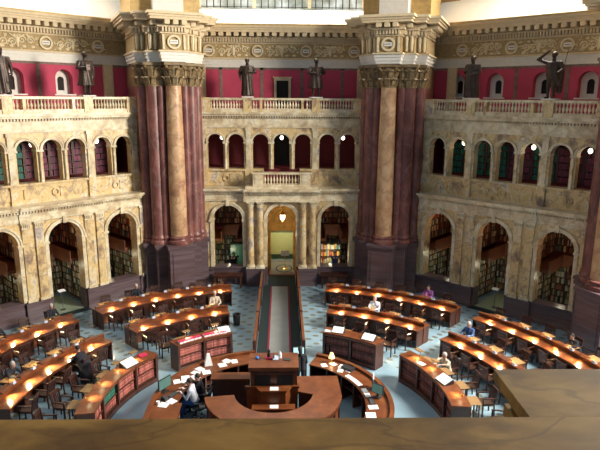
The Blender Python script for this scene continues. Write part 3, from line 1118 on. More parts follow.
# ------------------------------------------------------------------ central passage
mb = MB()
mb.box(-1.1, -.9, GW + .55, 19.6, 0, 4.6); mb.box(.95, 1.15, GW + .55, 19.6, 0, 4.6)
struct(mb, 'wall_passage', M['amber'])
mb = MB()
mb.box(-1.1, 1.15, 19.6, 19.7, 0, 3.0)
struct(mb, 'wall_passage_end', M['pale_green'])
mb = MB()
mb.box(-1.0, 1.0, 19.5, 19.6, 0, .28); mb.box(-1.0, 1.0, 19.35, 19.6, 1.78, 2.2)
struct(mb, 'trim_11', M['dark_green'])
mb = MB()
arch_wall(mb, -1.0, 1.05, 2.45, 4.7, 16.9, 17.05, [])
for s_ in (-1, 1):
    mb.box(*sorted((s_ * .66 + .02, s_ * .98 + .02)), 16.9, 17.05, 0, 2.5)
struct(mb, 'wall_tympanum', M['amber'])
mb = MB()
for i in range(10):
    a, c_ = PI * i / 10, PI * (i + 1) / 10
    q = lambda a, r, w: (r * math.cos(a), w, 3.65 + r * math.sin(a))
    mb.hexa([q(a, .95, GW + .5), q(c_, .95, GW + .5), q(c_, .95, 17), q(a, .95, 17), q(a, 1.05, GW + .5), q(c_, 1.05, GW + .5), q(c_, 1.05, 17), q(a, 1.05, 17)])
struct(mb, 'ceiling_passage', M['amber'])
mb = MB()
for i in range(-3, 4):
    mb.capsule((i * .24, 16.87, 3.0), (i * .12, 16.87, 3.5), .03, .02, 5, 1)
for i in range(9):
    a, c_ = PI * i / 9, PI * (i + 1) / 9
    mb.capsule((.55 * math.cos(a), 16.87, 3.0 + .7 * math.sin(a)), (.55 * math.cos(c_), 16.87, 3.0 + .7 * math.sin(c_)), .03, .03, 5, 1)
struct(mb, 'trim_12', M['gold_ochre'])
t = empty('lantern', (.05, 15.6, 0), 0, 'glowing brass lantern hanging in the central doorway', 'lantern')
MB().lathe([(.07, 3.40), (.13, 3.48), (.14, 3.72), (.08, 3.80)], n=8).build('lantern_glass', M['globe'], t)
MB().lathe([(.15, 3.72), (.16, 3.75), (.05, 3.9), (.012, 3.95), (.012, 4.55)], n=8).build('lantern_cap', M['brass'], t)
MB().lathe([(.02, 3.30), (.08, 3.38), (.08, 3.41)], n=8).build('finial', M['brass'], t)
point('lantern_glow', (.05, 15.6, 3.2), 12, (1, .72, .32), .1)
point('passage_light', (0, 18.3, 1.9), 60, (1, .95, .7), .2)

# carpets
mb = MB()
mb.box(-1.02, .82, 4.3, 14.2, 0, .012).box(-.78, .78, 14.2, 15.95, 0, .012)
o = mb.build('carpet', M['carpet_green']); tag(o, 'dark green carpet laid along the central aisle', 'carpet')
mb = MB()
mb.box(-.60, .40, 4.3, 13.9, .012, .020)
o2 = mb.build('carpet_border', M['carpet_red'], o)
mb = MB()
mb.box(-.52, .32, 4.3, 13.85, .020, .027)
mb.build('runner', M['carpet_grey'], o)
o = MB().box(-.85, .92, 16.0, 18.9, 0, .014).build('carpet', M['carpet_red'])
tag(o, 'beige entrance carpet with an oval ring under the sign stand', 'carpet')
MB().box(-.72, .80, 16.1, 18.8, .014, .02).build('field', M['carpet_grey'], o)
mb = MB()
for i in range(32):
    a, c_ = 2 * PI * i / 32, 2 * PI * (i + 1) / 32
    q = lambda a, s, z: (.14 + .52 * s * math.cos(a), 17.3 + .8 * s * math.sin(a), z)
    mb.hexa([q(a, .85, .02), q(c_, .85, .02), q(c_, 1, .02), q(a, 1, .02), q(a, .85, .026), q(c_, .85, .026), q(c_, 1, .026), q(a, 1, .026)])
mb.build('oval_ring', M['carpet_green'], o)
t = empty('sign_stand', (.20, 17.25, .02), 0, 'grey notice board on a brass stand in the central doorway', 'sign')
MB().lathe([(.26, .006), (.26, .03), (.12, .06), (.03, .12), (.02, .14), (.02, .82)], n=20).build('stand', M['brass'], t, True)
MB().box(-.24, .24, -.02, .02, .82, 1.14).build('board', M['plate'], t)
mb = MB().box(-.26, .26, -.03, .03, .80, .82).box(-.26, .26, -.03, .03, 1.14, 1.16)
mb.build('frame', M['brass'], t)

# wooden rails along the aisle
for s_, lab in ((-1, 'left'), (1, 'right')):
    x = -.10 + s_ * .97
    t = empty('aisle_rail', (x, 0, 0), 0, 'low red-brown wooden partition along the %s side of the central aisle' % lab, 'partition')
    MB().box(-.025, .025, 4.6, 14.1, 0.012 if 0 else .0, .86).build('panel', M['wood_dark'], t)
    MB().box(-.05, .05, 4.55, 14.15, .86, .93).build('top_rail', M['desk'], t)
    for y in (4.6, 7.8, 11, 14.1):
        MB().box(-.06, .06, y - .06, y + .06, 0, .97).build('post', M['wood_dark'], t)

# benches under the side arches of the middle bay
for s_, mk, lab in ((-1, 'wood_dark', 'black-brown bench table against the dado under the left arch of the middle bay'),
                    (1, 'chair', 'brown bench table against the dado under the right arch of the middle bay')):
    t = empty('bench_table', (s_ * 2.94, 13.85, 0), 0, lab, 'table')
    MB().box(-.8, .8, -.3, .3, .68, .76).build('top', M[mk], t)
    MB().box(-.74, .74, -.22, .22, .56, .68).build('apron', M[mk], t)
    for a in (-.7, .7):
        for c_ in (-.2, .2):
            MB().box(a - .045, a + .045, c_ - .045, c_ + .045, 0, .56).build('leg', M[mk], t)

# ------------------------------------------------------------------ foreground marble ledge
t = empty('marble_ledge', (.146, 0, 0), -.0097, 'veined ochre marble ledge across the bottom with a projecting block at the right', 'ledge')
Z = 9.54
mb = MB()
prof = [(-15.06, Z), (-15.06, Z - .03), (-15.10, Z - .045), (-15.10, Z - .10), (-15.14, Z - .12), (-15.16, Z - .16), (-15.16, Z - .20)]
mb.box(-3.12, .56, -15.95, -15.051, Z - .05, Z)
mb.box(.56, 3.12, -15.95, -15.051, Z - .05, Z)
mb.box(-3.12, 3.12, -15.95, -15.10, Z - .12, Z - .05)
mb.build('coping', M['ledge'], t)
mb = MB()
mb.box(.56, 2.0, -15.0505, -14.82, Z - .03, Z)
mb.box(.575, 2.0, -15.06, -14.835, Z - .055, Z - .03)
mb.box(.60, 2.0, -15.06, -14.86, Z - .085, Z - .055)
mb.box(.585, 2.0, -15.06, -14.845, Z - .12, Z - .085)
mb.box(.63, 2.0, -15.06, -14.89, Z - .9, Z - .12)
mb.build('pedestal_cap', M['ledge'], t)
MB().box(-3.12, 3.12, -15.9, -15.2, Z - 1.04, Z - .12).build('parapet', M['siena_pale'], t)

# the visitors' overlook around the ledge: vault above, jambs and floor
mb = MB().box(-3.6, 3.6, -20, -14.3, 12.6, 12.8); struct(mb, 'ceiling_overlook', M['cream'])
mb = MB().box(-3.6, -3.2, -20, -14.5, 8.0, 12.6); struct(mb, 'wall_overlook_left', M['siena_pale'])
mb = MB().box(3.2, 3.6, -20, -14.5, 8.0, 12.6); struct(mb, 'wall_overlook_right', M['siena_pale'])
mb = MB().box(-3.6, 3.6, -20, -19.8, 8.0, 12.6); struct(mb, 'wall_overlook_rear', M['red_wall'])
mb = MB().box(-3.6, 3.6, -20, -15.2, 8.3, 8.5); struct(mb, 'floor_overlook', M['floor'])

# ------------------------------------------------------------------ reading desks
F = Vector((-.16, 0, 0))
NUM = ['first', 'second', 'third', 'fourth', 'fifth', 'sixth', 'seventh', 'eighth']


def pol(r, a, z=0):       # a degrees from +y towards +x, around furniture centre
    return Vector((F.x + r * math.sin(R(a)), F.y + r * math.cos(R(a)), z))


# chair prototype, faces +y (towards desk), origin on the floor under seat centre
def make_chair():
    t = empty('reading_chair')
    mb = MB().box(-.23, .23, -.21, .23, .42, .455)
    mb.build('seat_rail', M['chair'], t)
    MB().box(-.21, .21, -.19, .21, .455, .485).build('seat', M['leather'], t)
    for sx_ in (-1, 1):
        MB().hexa([(sx_ * .2 - .02, .17, 0), (sx_ * .2 + .02, .17, 0), (sx_ * .2 + .02, .21, 0), (sx_ * .2 - .02, .21, 0),
                   (sx_ * .2 - .022, .17, .66), (sx_ * .2 + .022, .17, .66), (sx_ * .2 + .022, .21, .66), (sx_ * .2 - .022, .21, .66)]).build('leg', M['chair'], t)
        MB().hexa([(sx_ * .19 - .02, -.25, 0), (sx_ * .19 + .02, -.25, 0), (sx_ * .19 + .02, -.21, 0), (sx_ * .19 - .02, -.21, 0),
                   (sx_ * .19 - .02, -.22, .44), (sx_ * .19 + .02, -.22, .44), (sx_ * .19 + .02, -.18, .44), (sx_ * .19 - .02, -.18, .44)]).build('leg', M['chair'], t)
        MB().box(sx_ * .22 - .03, sx_ * .22 + .03, -.22, .22, .66, .69).build('armrest', M['chair'], t)
    mb = MB()
    for sx_ in (-1, 1):
        mb.hexa([(sx_ * .19 - .02, -.22, .44), (sx_ * .19 + .02, -.22, .44), (sx_ * .19 + .02, -.18, .44), (sx_ * .19 - .02, -.18, .44),
                 (sx_ * .21 - .02, -.30, .92), (sx_ * .21 + .02, -.30, .92), (sx_ * .21 + .02, -.26, .92), (sx_ * .21 - .02, -.26, .92)])
    mb.hexa([(-.22, -.30, .84), (.22, -.30, .84), (.22, -.265, .84), (-.22, -.265, .84), (-.22, -.32, .95), (.22, -.32, .95), (.22, -.285, .95), (-.22, -.285, .95)])
    for i in range(5):
        x = -.13 + i * .065
        mb.hexa([(x - .018, -.215, .47), (x + .018, -.215, .47), (x + .018, -.2, .47), (x - .018, -.2, .47),
                 (x - .018, -.29, .85), (x + .018, -.29, .85), (x + .018, -.275, .85), (x - .018, -.275, .85)])
    mb.build('backrest', M['chair'], t)
    return t


chair0 = make_chair()
chair_used = [False]


def put_chair(r, a, facing_out, label, dz=0, dr=0):
    p = pol(r, a)
    # +y of chair points outward when facing_out
    rz = -R(a) if facing_out else -R(a) + PI
    if not chair_used[0]:
        o = chair0; chair_used[0] = True
    else:
        o = copy_tree(chair0)
    o.location = p
    o.rotation_euler = (0, 0, rz + dr)
    tag(o, label, 'chair', 'wooden reading chairs')
    return o


def spot(p, q, power, size=70, col=(1.0, .74, .38)):
    l = bpy.data.lights.new('reading_light', 'SPOT')
    l.energy = power; l.spot_size = R(size); l.spot_blend = .9; l.color = col; l.shadow_soft_size = .03
    o = bpy.data.objects.new('reading_light', l); C.objects.link(o)
    o.location = p
    o.rotation_euler = (q - p).to_track_quat('-Z', 'Y').to_euler()
    return o


LAMP = [None]


def reading_lamp(t, rr_, a):
    """hooded strip lamp on the divider; part of the desk"""
    if LAMP[0] is None:
        mb = MB()
        mb.hexa([(-.2, -.13, .985), (.2, -.13, .985), (.2, .13, .985), (-.2, .13, .985), (-.17, -.05, 1.03), (.17, -.05, 1.03), (.17, .05, 1.03), (-.17, .05, 1.03)])
        mb.box(-.2, .2, -.135, -.125, .95, .99).box(-.2, .2, .125, .135, .95, .99)
        o = mb.build('reading_lamp', M['desk'], t)
        mb = MB().box(-.13, .13, -.125, -.07, .962, .982).box(-.13, .13, .07, .125, .962, .982)
        mb.build('lamp_tube', M['bulb'], o)
        LAMP[0] = o
    else:
        o = copy_tree(LAMP[0], t)
    o.location = pol(rr_, a)
    o.rotation_euler = (0, 0, -R(a))


PLATE = [None]
LEAF = [None]
NPOW, FPOW = 110, 38


def desk(sgn, rr_, a0, a1, lamps, label, short, skip=()):
    """double-sided curved reading desk; rr_ is the radius of its divider"""
    t = empty('reading_desk', (0, 0, 0), 0, label, 'desk')
    n = max(6, int((a1 - a0) / 2))
    A0, A1 = R(a0) * sgn, R(a1) * sgn
    def arcp(name, prof, mk, parent=t):
        return MB().arc(prof, A0, A1, n, F.x, F.y).build(name, M[mk], parent)
    arcp('writing_surface', [(rr_ - .58, .75), (rr_ - .03, .75), (rr_ - .03, .79), (rr_ - .60, .785), (rr_ - .60, .755)], 'desk')
    arcp('writing_surface', [(rr_ + .03, .75), (rr_ + .45, .75), (rr_ + .45, .785), (rr_ + .03, .79)], 'desk')
    arcp('divider', [(rr_ - .03, .05), (rr_ + .03, .05), (rr_ + .03, .93), (rr_ - .03, .93)], 'desk')
    arcp('coping', [(rr_ - .08, .93), (rr_ + .06, .93), (rr_ + .06, .965), (rr_ - .08, .965)], 'desk')
    arcp('apron', [(rr_ - .50, .62), (rr_ - .46, .62), (rr_ - .46, .75), (rr_ - .50, .75)], 'wood_dark')
    dl = (lamps[1] - lamps[0])
    cuts = [a0] + [(x + y) / 2 for x, y in zip(lamps, lamps[1:])] + [a1]
    for i, a in enumerate(cuts):
        aa = a * sgn
        w = .05 if 0 < i < len(cuts) - 1 else .035
        off = 0 if 0 < i < len(cuts) - 1 else (w / rr_ * 57.3 * (1 if i == 0 else -1) * 1.2)
        aa = (a + off) * sgn
        T = Matrix.Translation(pol(rr_, aa)) @ Matrix.Rotation(-R(aa), 4, 'Z')
        mb = MB()
        if i in (0, len(cuts) - 1):
            mb.obox((0, -.07, .375), (w, .98, .75), T)
            nm = 'end_panel'
        else:
            mb.obox((0, -.27, .34), (.3, .42, .68), T)
            nm = 'pedestal'
        mb.build(nm, M['wood_dark'], t)
        if 0 < i < len(cuts) - 1:
            if PLATE[0] is None:
                o = MB().box(-.07, .07, -.07, -.045, -.005, .09).box(-.07, .07, -.09, .04, -.003, .02)
                o = o.build('socket_plate', M['plate'], t); PLATE[0] = o
            else:
                o = PLATE[0].copy(); C.objects.link(o); o.parent = t
            p = pol(rr_, aa, .9655); o.location = p; o.rotation_euler = (0, 0, -R(aa))
    for i, a in enumerate(lamps):
        aa = a * sgn
        reading_lamp(t, rr_, aa)
        spot(pol(rr_ - .20, aa, .985), pol(rr_ - .34, aa, .79), NPOW, 130)
        spot(pol(rr_ + .17, aa, .985), pol(rr_ + .34, aa, .79), FPOW, 100)
        # tan writing leaf on the outer side
        if LEAF[0] is None:
            o = MB().box(-.27, .27, .33, .72, .79, .805).build('writing_leaf', M['leaf'], t); LEAF[0] = o
        else:
            o = LEAF[0].copy(); C.objects.link(o); o.parent = t
        o.location = pol(rr_, aa); o.rotation_euler = (0, 0, -R(aa))
        side = short
        jit = random.uniform(-.5, .5)
        k = NUM[i]
        if ('n', i) not in skip:
            put_chair(rr_ - .84, aa + jit + dl * .12 * sgn, True, 'wooden chair, inner side of the %s, %s lamp from aisle' % (short, k), dr=random.uniform(-.12, .12))
        if ('f', i) not in skip:
            put_chair(rr_ + .92, aa + jit - dl * .30 * sgn, False, 'wooden chair, outer side of the %s, %s lamp from aisle' % (short, k), dr=random.uniform(-.12, .12))
    return t


for s_, nm in ((-1, 'left'), (1, 'right')):
    desk(s_, 11.72, 11.9, 44.6, [14.6 + 5.36 * k for k in range(6)], 'long outermost curved reading desk beside the aisle, %s side, six lamps' % nm, '%s outer aisle desk' % nm)
    desk(s_, 11.72, 50.0, 88.5, [53.4 + 5.45 * k for k in range(7)], 'long outermost curved reading desk under the %s bay arches' % nm, 'outer %s-bay desk' % nm)
    desk(s_, 8.80, 15.2, 44.8, [19.3 + 7.25 * k for k in range(4)], 'four-lamp inner curved reading desk beside the aisle, %s side' % nm, '%s inner aisle desk' % nm)
    desk(s_, 8.80, 52.4, 90.0, [57.4 + 6.9 * k for k in range(5)], 'inner curved reading desk facing the %s bay, second row from the wall' % nm, 'inner %s-bay desk' % nm)

# ------------------------------------------------------------------ low curved bookcases with volumes
BOOK = {}


def book_proto(key, mk):
    if key not in BOOK:
        mb = MB().box(-.024, .024, 0, .19, 0, .27)
        mb.k = 1
        mb.box(-.0245, .0245, -.001, .05, .20, .225).box(-.0245, .0245, -.001, .05, .07, .08)
        o = mb.build('volume', [M[mk], M['black']])
        BOOK[key] = [o, False]
    q = BOOK[key]
    if not q[1]:
        q[1] = True
        return q[0]
    c = q[0].copy(); C.objects.link(c)
    return c


def low_case(sgn, r0, a0, a1, units, label, desc, colors, n_books, sidecase):
    """r0 inner face radius; volumes face the centre of the room"""
    t = empty('low_bookcase', (0, 0, 0), 0, label, 'bookcase')
    A0, A1 = R(a0) * sgn, R(a1) * sgn
    n = max(6, int((a1 - a0) / 2))
    D = .50
    arcp = lambda name, prof, mk: MB().arc(prof, A0, A1, n, F.x, F.y).build(name, M[mk], t)
    arcp('top', [(r0 - .05, 1.03), (r0 + D + .05, 1.03), (r0 + D + .05, 1.08), (r0 - .05, 1.08)], 'desk')
    arcp('plinth', [(r0 - .03, 0), (r0 + D, 0), (r0 + D, .16), (r0 - .03, .16)], 'wood_dark')
    arcp('shelf', [(r0 + .01, .56), (r0 + D, .56), (r0 + D, .59), (r0 + .01, .59)], 'wood_dark')
    arcp('shelf', [(r0 + .01, .20), (r0 + D, .20), (r0 + D, .23), (r0 + .01, .23)], 'wood_dark')
    arcp('back_panel', [(r0 + .32, .16), (r0 + D, .16), (r0 + D, 1.03), (r0 + .32, 1.03)], 'wood_dark')
    arcp('cornice', [(r0 - .01, .93), (r0 + .03, .93), (r0 + .03, 1.03), (r0 - .03, 1.03)], 'desk')
    dA = (a1 - a0) / units
    for i in range(units + 1):
        a = (a0 + dA * i) * sgn
        w = .09
        off = (w / 2 / r0 * 57.3) * (1 if i == 0 else -1 if i == units else 0) * sgn
        T = Matrix.Translation(pol(r0, a + off)) @ Matrix.Rotation(-R(a + off), 4, 'Z')
        MB().obox((0, .24, .515), (w, .54, 1.03), T).build('end_panel' if i in (0, units) else 'upright', M['wood_dark'], t)
    mid = (a0 + a1) / 2
    for row, z, rn in ((0, .59, 'upper'), (1, .23, 'lower')):
        for u in range(units):
            ua, ub = a0 + dA * u, a0 + dA * (u + 1)
            mg = .10 / r0 * 57.3
            st = .054 / r0 * 57.3
            a = ua + mg
            colk = colors[(row * units + u) % len(colors)]
            while a < ub - mg:
                if n_books <= 0 or random.random() > .985:
                    a += st * 1.0; n_books += 0
                    continue
                o = book_proto(colk, colk)
                aa = a * sgn
                o.location = pol(r0 + .06, aa, z)
                o.rotation_euler = (0, 0, -R(aa))
                o.scale = (random.uniform(.9, 1.08), 1, random.uniform(.93, 1.07))
                cn = {'law_book': 'red-brown', 'law_book_dark': 'dark brown', 'teal': 'green'}[colk]
                tag(o, '%s bound volumes on the %s shelf of the %s' % (cn, rn, desc), 'book', '%s volumes, %s shelf, %s' % (cn, rn, desc))
                a += st
    return t


low_case(-1, 5.42, 19.5, 44.0, 2, 'low two-bay bookcase of red volumes, left of the aisle end', 'bookcase left of the aisle', ['law_book'], 999, 0)
low_case(1, 5.42, 19.5, 44.0, 2, 'low two-bay dark bookcase with open books on top, right of the aisle end', 'bookcase right of the aisle', ['law_book_dark'], 999, 0)
low_case(-1, 5.46, 53.6, 98, 4, 'long curved low bookcase at the left with lamps on its top', 'long left bookcase', ['law_book', 'law_book', 'teal', 'law_book', 'law_book', 'law_book', 'law_book', 'law_book'], 999, 0)
low_case(1, 5.42, 56.0, 96, 4, 'long curved low bookcase at the right where a reader sits', 'long right bookcase', ['law_book_dark'], 999, 0)


def case_light(a, sgn, r=5.72, power=7):
    """small shaded lamp clipped at the outer edge of a low bookcase"""
    return spot(pol(r + .05, a * sgn, 1.36), pol(r - .05, a * sgn, 1.08), power, 75)


LL = [None]


def case_lamp(sgn, a, label, p=60, seat=True):
    t = None
    if LL[0] is None:
        t = empty('shelf_lamp')
        MB().lathe([(.05, 0), (.05, .015), (.010, .02), (.010, .26)], n=8).build('pole', M['brass'], t)
        MB().box(-.15, .15, -.15, .02, .26, .29).build('shade', M['leaf'], t)
        MB().box(-.12, .12, -.12, -.04, .245, .259).build('tube', M['bulb'], t)
        LL[0] = t
    else:
        t = copy_tree(LL[0])
    t.location = pol(5.90, a * sgn, 1.08)
    t.rotation_euler = (0, 0, -R(a * sgn))
    tag(t, label, 'lamp', 'small shaded lamps on the low bookcases')
    spot(pol(5.80, a * sgn, 1.31), pol(5.66, a * sgn, 1.08), p, 85)


def slope(sgn, a, lab):
    o = MB().box(-.27, .27, 0, .40, .90, .915)
    o = o.build('reader_table', M['leaf'])
    for x in (-.22, .22):
        MB().box(x - .02, x + .02, .30, .34, 0, .90).build('leg', M['wood_dark'], o)
        MB().box(x - .02, x + .02, .03, .07, 0, .90).build('leg', M['wood_dark'], o)
    o.location = pol(6.02, a * sgn); o.rotation_euler = (0, 0, -R(a * sgn))
    tag(o, lab, 'table', 'small tan tables behind the low bookcases')


for s_, nm in ((-1, 'left'), (1, 'right')):
    for k, a in enumerate((61.5, 70.6, 79.8, 89.2)):
        if not (s_ == 1 and k == 2):
            case_lamp(s_, a, 'small shaded lamp on the long %s bookcase, %s from the aisle' % (nm, NUM[k]))
        slope(s_, a + .6, 'small tan table behind the long %s bookcase, %s from the aisle' % (nm, NUM[k]))
        put_chair(6.95, (a + 4.0) * s_, False, 'wooden chair behind the long %s bookcase, %s from the aisle' % (nm, NUM[k]), dr=random.uniform(-.2, .2))
    for k, a in enumerate((25.5, 37.5)):
        if s_ == -1:
            case_lamp(s_, a, 'small shaded lamp on the bookcase left of the aisle, %s from the aisle' % NUM[k])
        slope(s_, a, 'small tan table behind the bookcase %s of the aisle, %s from the aisle' % (nm, NUM[k]))
        put_chair(6.95, (a + 3) * s_, False, 'wooden chair behind the bookcase %s of the aisle, %s from the aisle' % (nm, NUM[k]), dr=random.uniform(-.2, .2))

# red volumes lying in a row along the top of the left low bookcase
rb = None
for i in range(12):
    a = 22.5 + i * 1.65 + (1.2 if i > 5 else 0)
    if rb is None:
        mb = MB().box(-.072, .072, 0, .21, .075, .082).box(-.072, .072, 0, .21, 0, .007).box(-.072, .072, .20, .21, .007, .075)
        mb.k = 1; mb.box(-.068, .068, .005, .20, .007, .075)
        rb = mb.build('thick_book', [M['red_book'], M['paper']]); o = rb
    else:
        o = rb.copy(); C.objects.link(o)
    o.location = pol(5.43, -a, 1.08)
    o.rotation_euler = (0, 0, R(a) + random.uniform(-.08, .08))
    tag(o, 'thick crimson book lying in the row along the top of the left aisle bookcase', 'book', 'crimson books on top of the left aisle bookcase')


def sheet(x, y, z, rz, w=.21, d=.29, lab='white sheet of paper', name='paper_sheet', mk='paper', grp=None):
    o = MB().box(-w / 2, w / 2, -d / 2, d / 2, 0, .006).build(name, M[mk])
    o.location = (x, y, z); o.rotation_euler = (0, 0, rz)
    tag(o, lab, 'paper', grp)
    return o


def open_book(p, rz, lab, s=1.0, stand=True):
    t = empty('open_book', p, rz, lab, 'book')
    mb = MB()
    for sx_ in (-1, 1):
        a, b_ = (0, sx_ * .24 * s)
        x0, x1 = sorted((a, b_))
        mb.hexa([(x0, -.16 * s, .02), (x1, -.16 * s, .02), (x1, .14 * s, .16), (x0, .14 * s, .16), (x0, -.17 * s, .045), (x1, -.17 * s, .045), (x1, .13 * s, .185), (x0, .13 * s, .185)])
    mb.build('pages', M['paper'], t)
    mb = MB()
    for sx_ in (-1, 1):
        for k in range(6):
            f0 = .12 + k * .13; f1 = f0 + .05
            P0 = lambda f: (-.17 * s + f * .30 * s, .046 + f * .14)
            (ya, za), (yb, zb_) = P0(f0), P0(f1)
            x0, x1 = sorted((sx_ * .03 * s, sx_ * (.2 if k % 3 else .16) * s))
            mb.hexa([(x0, ya, za), (x1, ya, za), (x1, yb, zb_), (x0, yb, zb_), (x0, ya, za + .002), (x1, ya, za + .002), (x1, yb, zb_ + .002), (x0, yb, zb_ + .002)])
    mb.build('print_lines', M['print'], t)
    MB().hexa([(-.26 * s, -.16 * s, .0), (.26 * s, -.16 * s, .0), (.26 * s, .18 * s, .0), (-.26 * s, .18 * s, .0), (-.26 * s, -.16 * s, .018), (.26 * s, -.16 * s, .018), (.26 * s, .16 * s, .158), (-.26 * s, .16 * s, .158)]).build('book_rest', M['black_plastic'], t)
    return t


open_book(pol(5.60, -22.5, 1.08), R(22) , 'large open book on the right end of the left aisle bookcase', .95)
open_book(pol(5.62, 39.0, 1.08), -R(32), 'large open book on a rest, outer end of the right aisle bookcase')
open_book(pol(5.62, 25.5, 1.08), -R(20), 'open illustrated book on a rest in the middle of the right aisle bookcase', .9)
open_book(pol(5.66, -62.2 - 3.5, 1.08), R(58), 'large open book leaning on the long left bookcase', 1.1)
open_book(pol(5.62, 80.2, 1.08), -R(70), 'large open white book on the long right bookcase', 1.05)
sheet(*pol(5.6, 21.4, 1.08), -.4, .3, .2, 'white papers at the aisle end of the right aisle bookcase')
sheet(*pol(5.58, 66.0, 1.08), -1.0, .28, .2, 'small white notebook between the lamps on the long right bookcase')
o = MB().box(-.15, .15, -.1, .1, 0, .05).build('closed_book', M['red_book']); o.location = pol(5.75, -57.7, 1.08); o.rotation_euler.z = R(40)
tag(o, 'closed crimson book at the aisle end of the long left bookcase', 'book')

# ------------------------------------------------------------------ circulation counter ring
F_MID = F.copy()
F = F_MID + Vector((-.28, 0, 0))
for s_, a0, a1, lab in ((-1, 9, 90, 'curved mahogany staff counter on the left of the central desk'), (1, 24, 118, 'curved mahogany staff counter on the right of the central desk')):
    t = empty('staff_counter', (0, 0, 0), 0, lab, 'counter')
    F = F_MID + Vector((-.28 if s_ < 0 else 0, 0, 0))
    A0, A1 = R(a0) * s_, R(a1) * s_
    ap = lambda name, prof, mk, aa=A0, ab=A1: MB().arc(prof, aa, ab, 26, F.x, F.y).build(name, M[mk], t)
    ap('countertop', [(2.78, .90), (3.62, .90), (3.62, .945), (2.78, .945)], 'desk')
    ap('outer_panel', [(3.46, 0), (3.54, 0), (3.54, .90), (3.46, .90)], 'desk')
    ap('raised_rim', [(3.50, .945), (3.64, .945), (3.64, 1.03), (3.50, 1.03)], 'desk')
    ap('plinth', [(3.42, 0), (3.58, 0), (3.58, .12), (3.42, .12)], 'wood_dark')
    ap('inner_shelf', [(2.95, .45), (3.46, .45), (3.46, .48), (2.95, .48)], 'wood_dark')
    nn = int((a1 - a0) / 12)
    for i in range(nn + 1):
        a = (a0 + .6 + (a1 - a0 - 1.2) * i / nn) * s_
        T = Matrix.Translation(pol(2.84, a)) @ Matrix.Rotation(-R(a), 4, 'Z')
        MB().obox((0, .30, .45), (.05, .60, .90), T).build('upright', M['wood_dark'], t)
    if s_ == -1:
        x0, x1 = F.x - 3.62, F.x - 2.78
        MB().box(x0, x1 + .12, -1.9, 0, .90, .945).build('countertop', M['desk'], t)
        MB().box(x0 - .02, x0 + .12, -1.9, 0, .945, 1.03).build('raised_rim', M['desk'], t)
        MB().box(x0 + .04, x1 + .04, -1.9, -.02, 0, .90).build('drawer_cabinet', M['wood_dark'], t)
        for k in range(5):
            for j in range(4):
                y_ = -.22 - k * .36
                f = MB().box(x1 + .04, x1 + .06, y_ - .16, y_ + .16, .10 + j * .195, .275 + j * .195)
                f = f.build('drawer', M['desk'], t)
                MB().box(x1 + .06, x1 + .085, y_ - .06, y_ + .06, .18 + j * .195, .20 + j * .195).build('handle', M['chrome'], f)

# items on the counters
F = F_MID + Vector((-.28, 0, 0))
its = [(3.1, -24, .25), (3.25, -28, .9), (3.05, -33, .4), (3.2, -52, 1.0), (3.0, -56, .6), (3.25, -60, .2), (3.1, -64, 1.2), (3.3, -47, .8), (2.95, -47, .3), (3.35, -66, .3), (3.0, -88, .9), (3.2, -92, 1.3)]
for k, (r, a, rz) in enumerate(its):
    p = pol(r, a, .945)
    sheet(p.x, p.y, p.z, rz, .22 + .03 * (k % 3), .30, ['white paper lying on the left staff counter near its aisle end', 'white papers spread beside the standing paper cone on the left counter', 'white paper on the left staff counter beside the seated man'][0 if k < 3 else 1 if k < 10 else 2],
          grp='papers on the left staff counter, ' + ['aisle end', 'middle', 'beside the seated man'][0 if k < 3 else 1 if k < 10 else 2])
F = F_MID
its = [(2.98, 34, .2), (3.25, 38, .6), (3.3, 44, -.5), (3.02, 47, -.3), (3.25, 51, -.8)]
for k, (r, a, rz) in enumerate(its):
    p = pol(r, a, .945)
    sheet(p.x, p.y, p.z, rz, .2, .26, 'white paper lying in the lit clutter at the aisle end of the right counter', grp='papers at the aisle end of the right staff counter')
for k, (r, a) in enumerate(((2.93, 57), (2.93, 62.5), (2.93, 68), (2.93, 77), (2.93, 83))):
    p = pol(r, a, .945)
    o = MB().box(-.13, .13, -.085, .085, 0, .012).build('paper_tray_sheet', M['paper']); o.location = p; o.rotation_euler.z = -R(a)
    tag(o, 'white form on the inner edge of the right staff counter, %s from the aisle' % NUM[k], 'paper', 'white forms along the right staff counter')
sheet(*pol(3.0, 97, .945), -1.5, .24, .3, 'white paper near the keyboard on the right staff counter')
sheet(*pol(2.95, 106, .945), -1.6, .3, .3, 'large white paper at the near end of the right staff counter')

LS = Vector((-.28, 0, 0))
# paper cone (rolled sheaf) standing on left counter
t = empty('paper_stack', LS + pol(3.36, -40, .945), .3, 'white folded paper packet standing upright on the left staff counter', 'paper')
MB().hexa([(-.14, -.10, 0), (.14, -.10, 0), (.14, .10, 0), (-.14, .10, 0), (-.05, -.05, .42), (.05, -.05, .42), (.05, .04, .42), (-.05, .04, .42)]).build('packet', M['paper'], t)

# glowing pleated lamp / lit papers on the right counter
t = empty('desk_lamp', pol(3.32, 36, .945), -.6, 'small warm glowing desk lamp on the aisle end of the right counter', 'lamp')
MB().lathe([(.07, 0), (.07, .02), (.015, .03), (.012, .2)], n=10).build('base', M['brass'], t)
MB().lathe([(.12, .18), (.05, .38)], n=12, cap=False).build('lamp_shade', mat_plain('lit_lampshade', (.9, .6, .35), .6, emit=(1, .62, .30), es=1.6), t)
spot(pol(3.30, 36, 1.14), pol(3.18, 38, .95), 4, 140)
t = empty('book_tray', pol(3.30, 49, .945), -R(45), 'black tray with a brass handle on the right staff counter', 'tray')
MB().box(-.22, .22, -.12, .12, 0, .09).build('tray_box', M['black_plastic'], t)
MB().tube([(-.2, .12, .09), (-.1, .13, .16), (.1, .13, .16), (.2, .12, .09)], .012).build('handle', M['brass'], t)


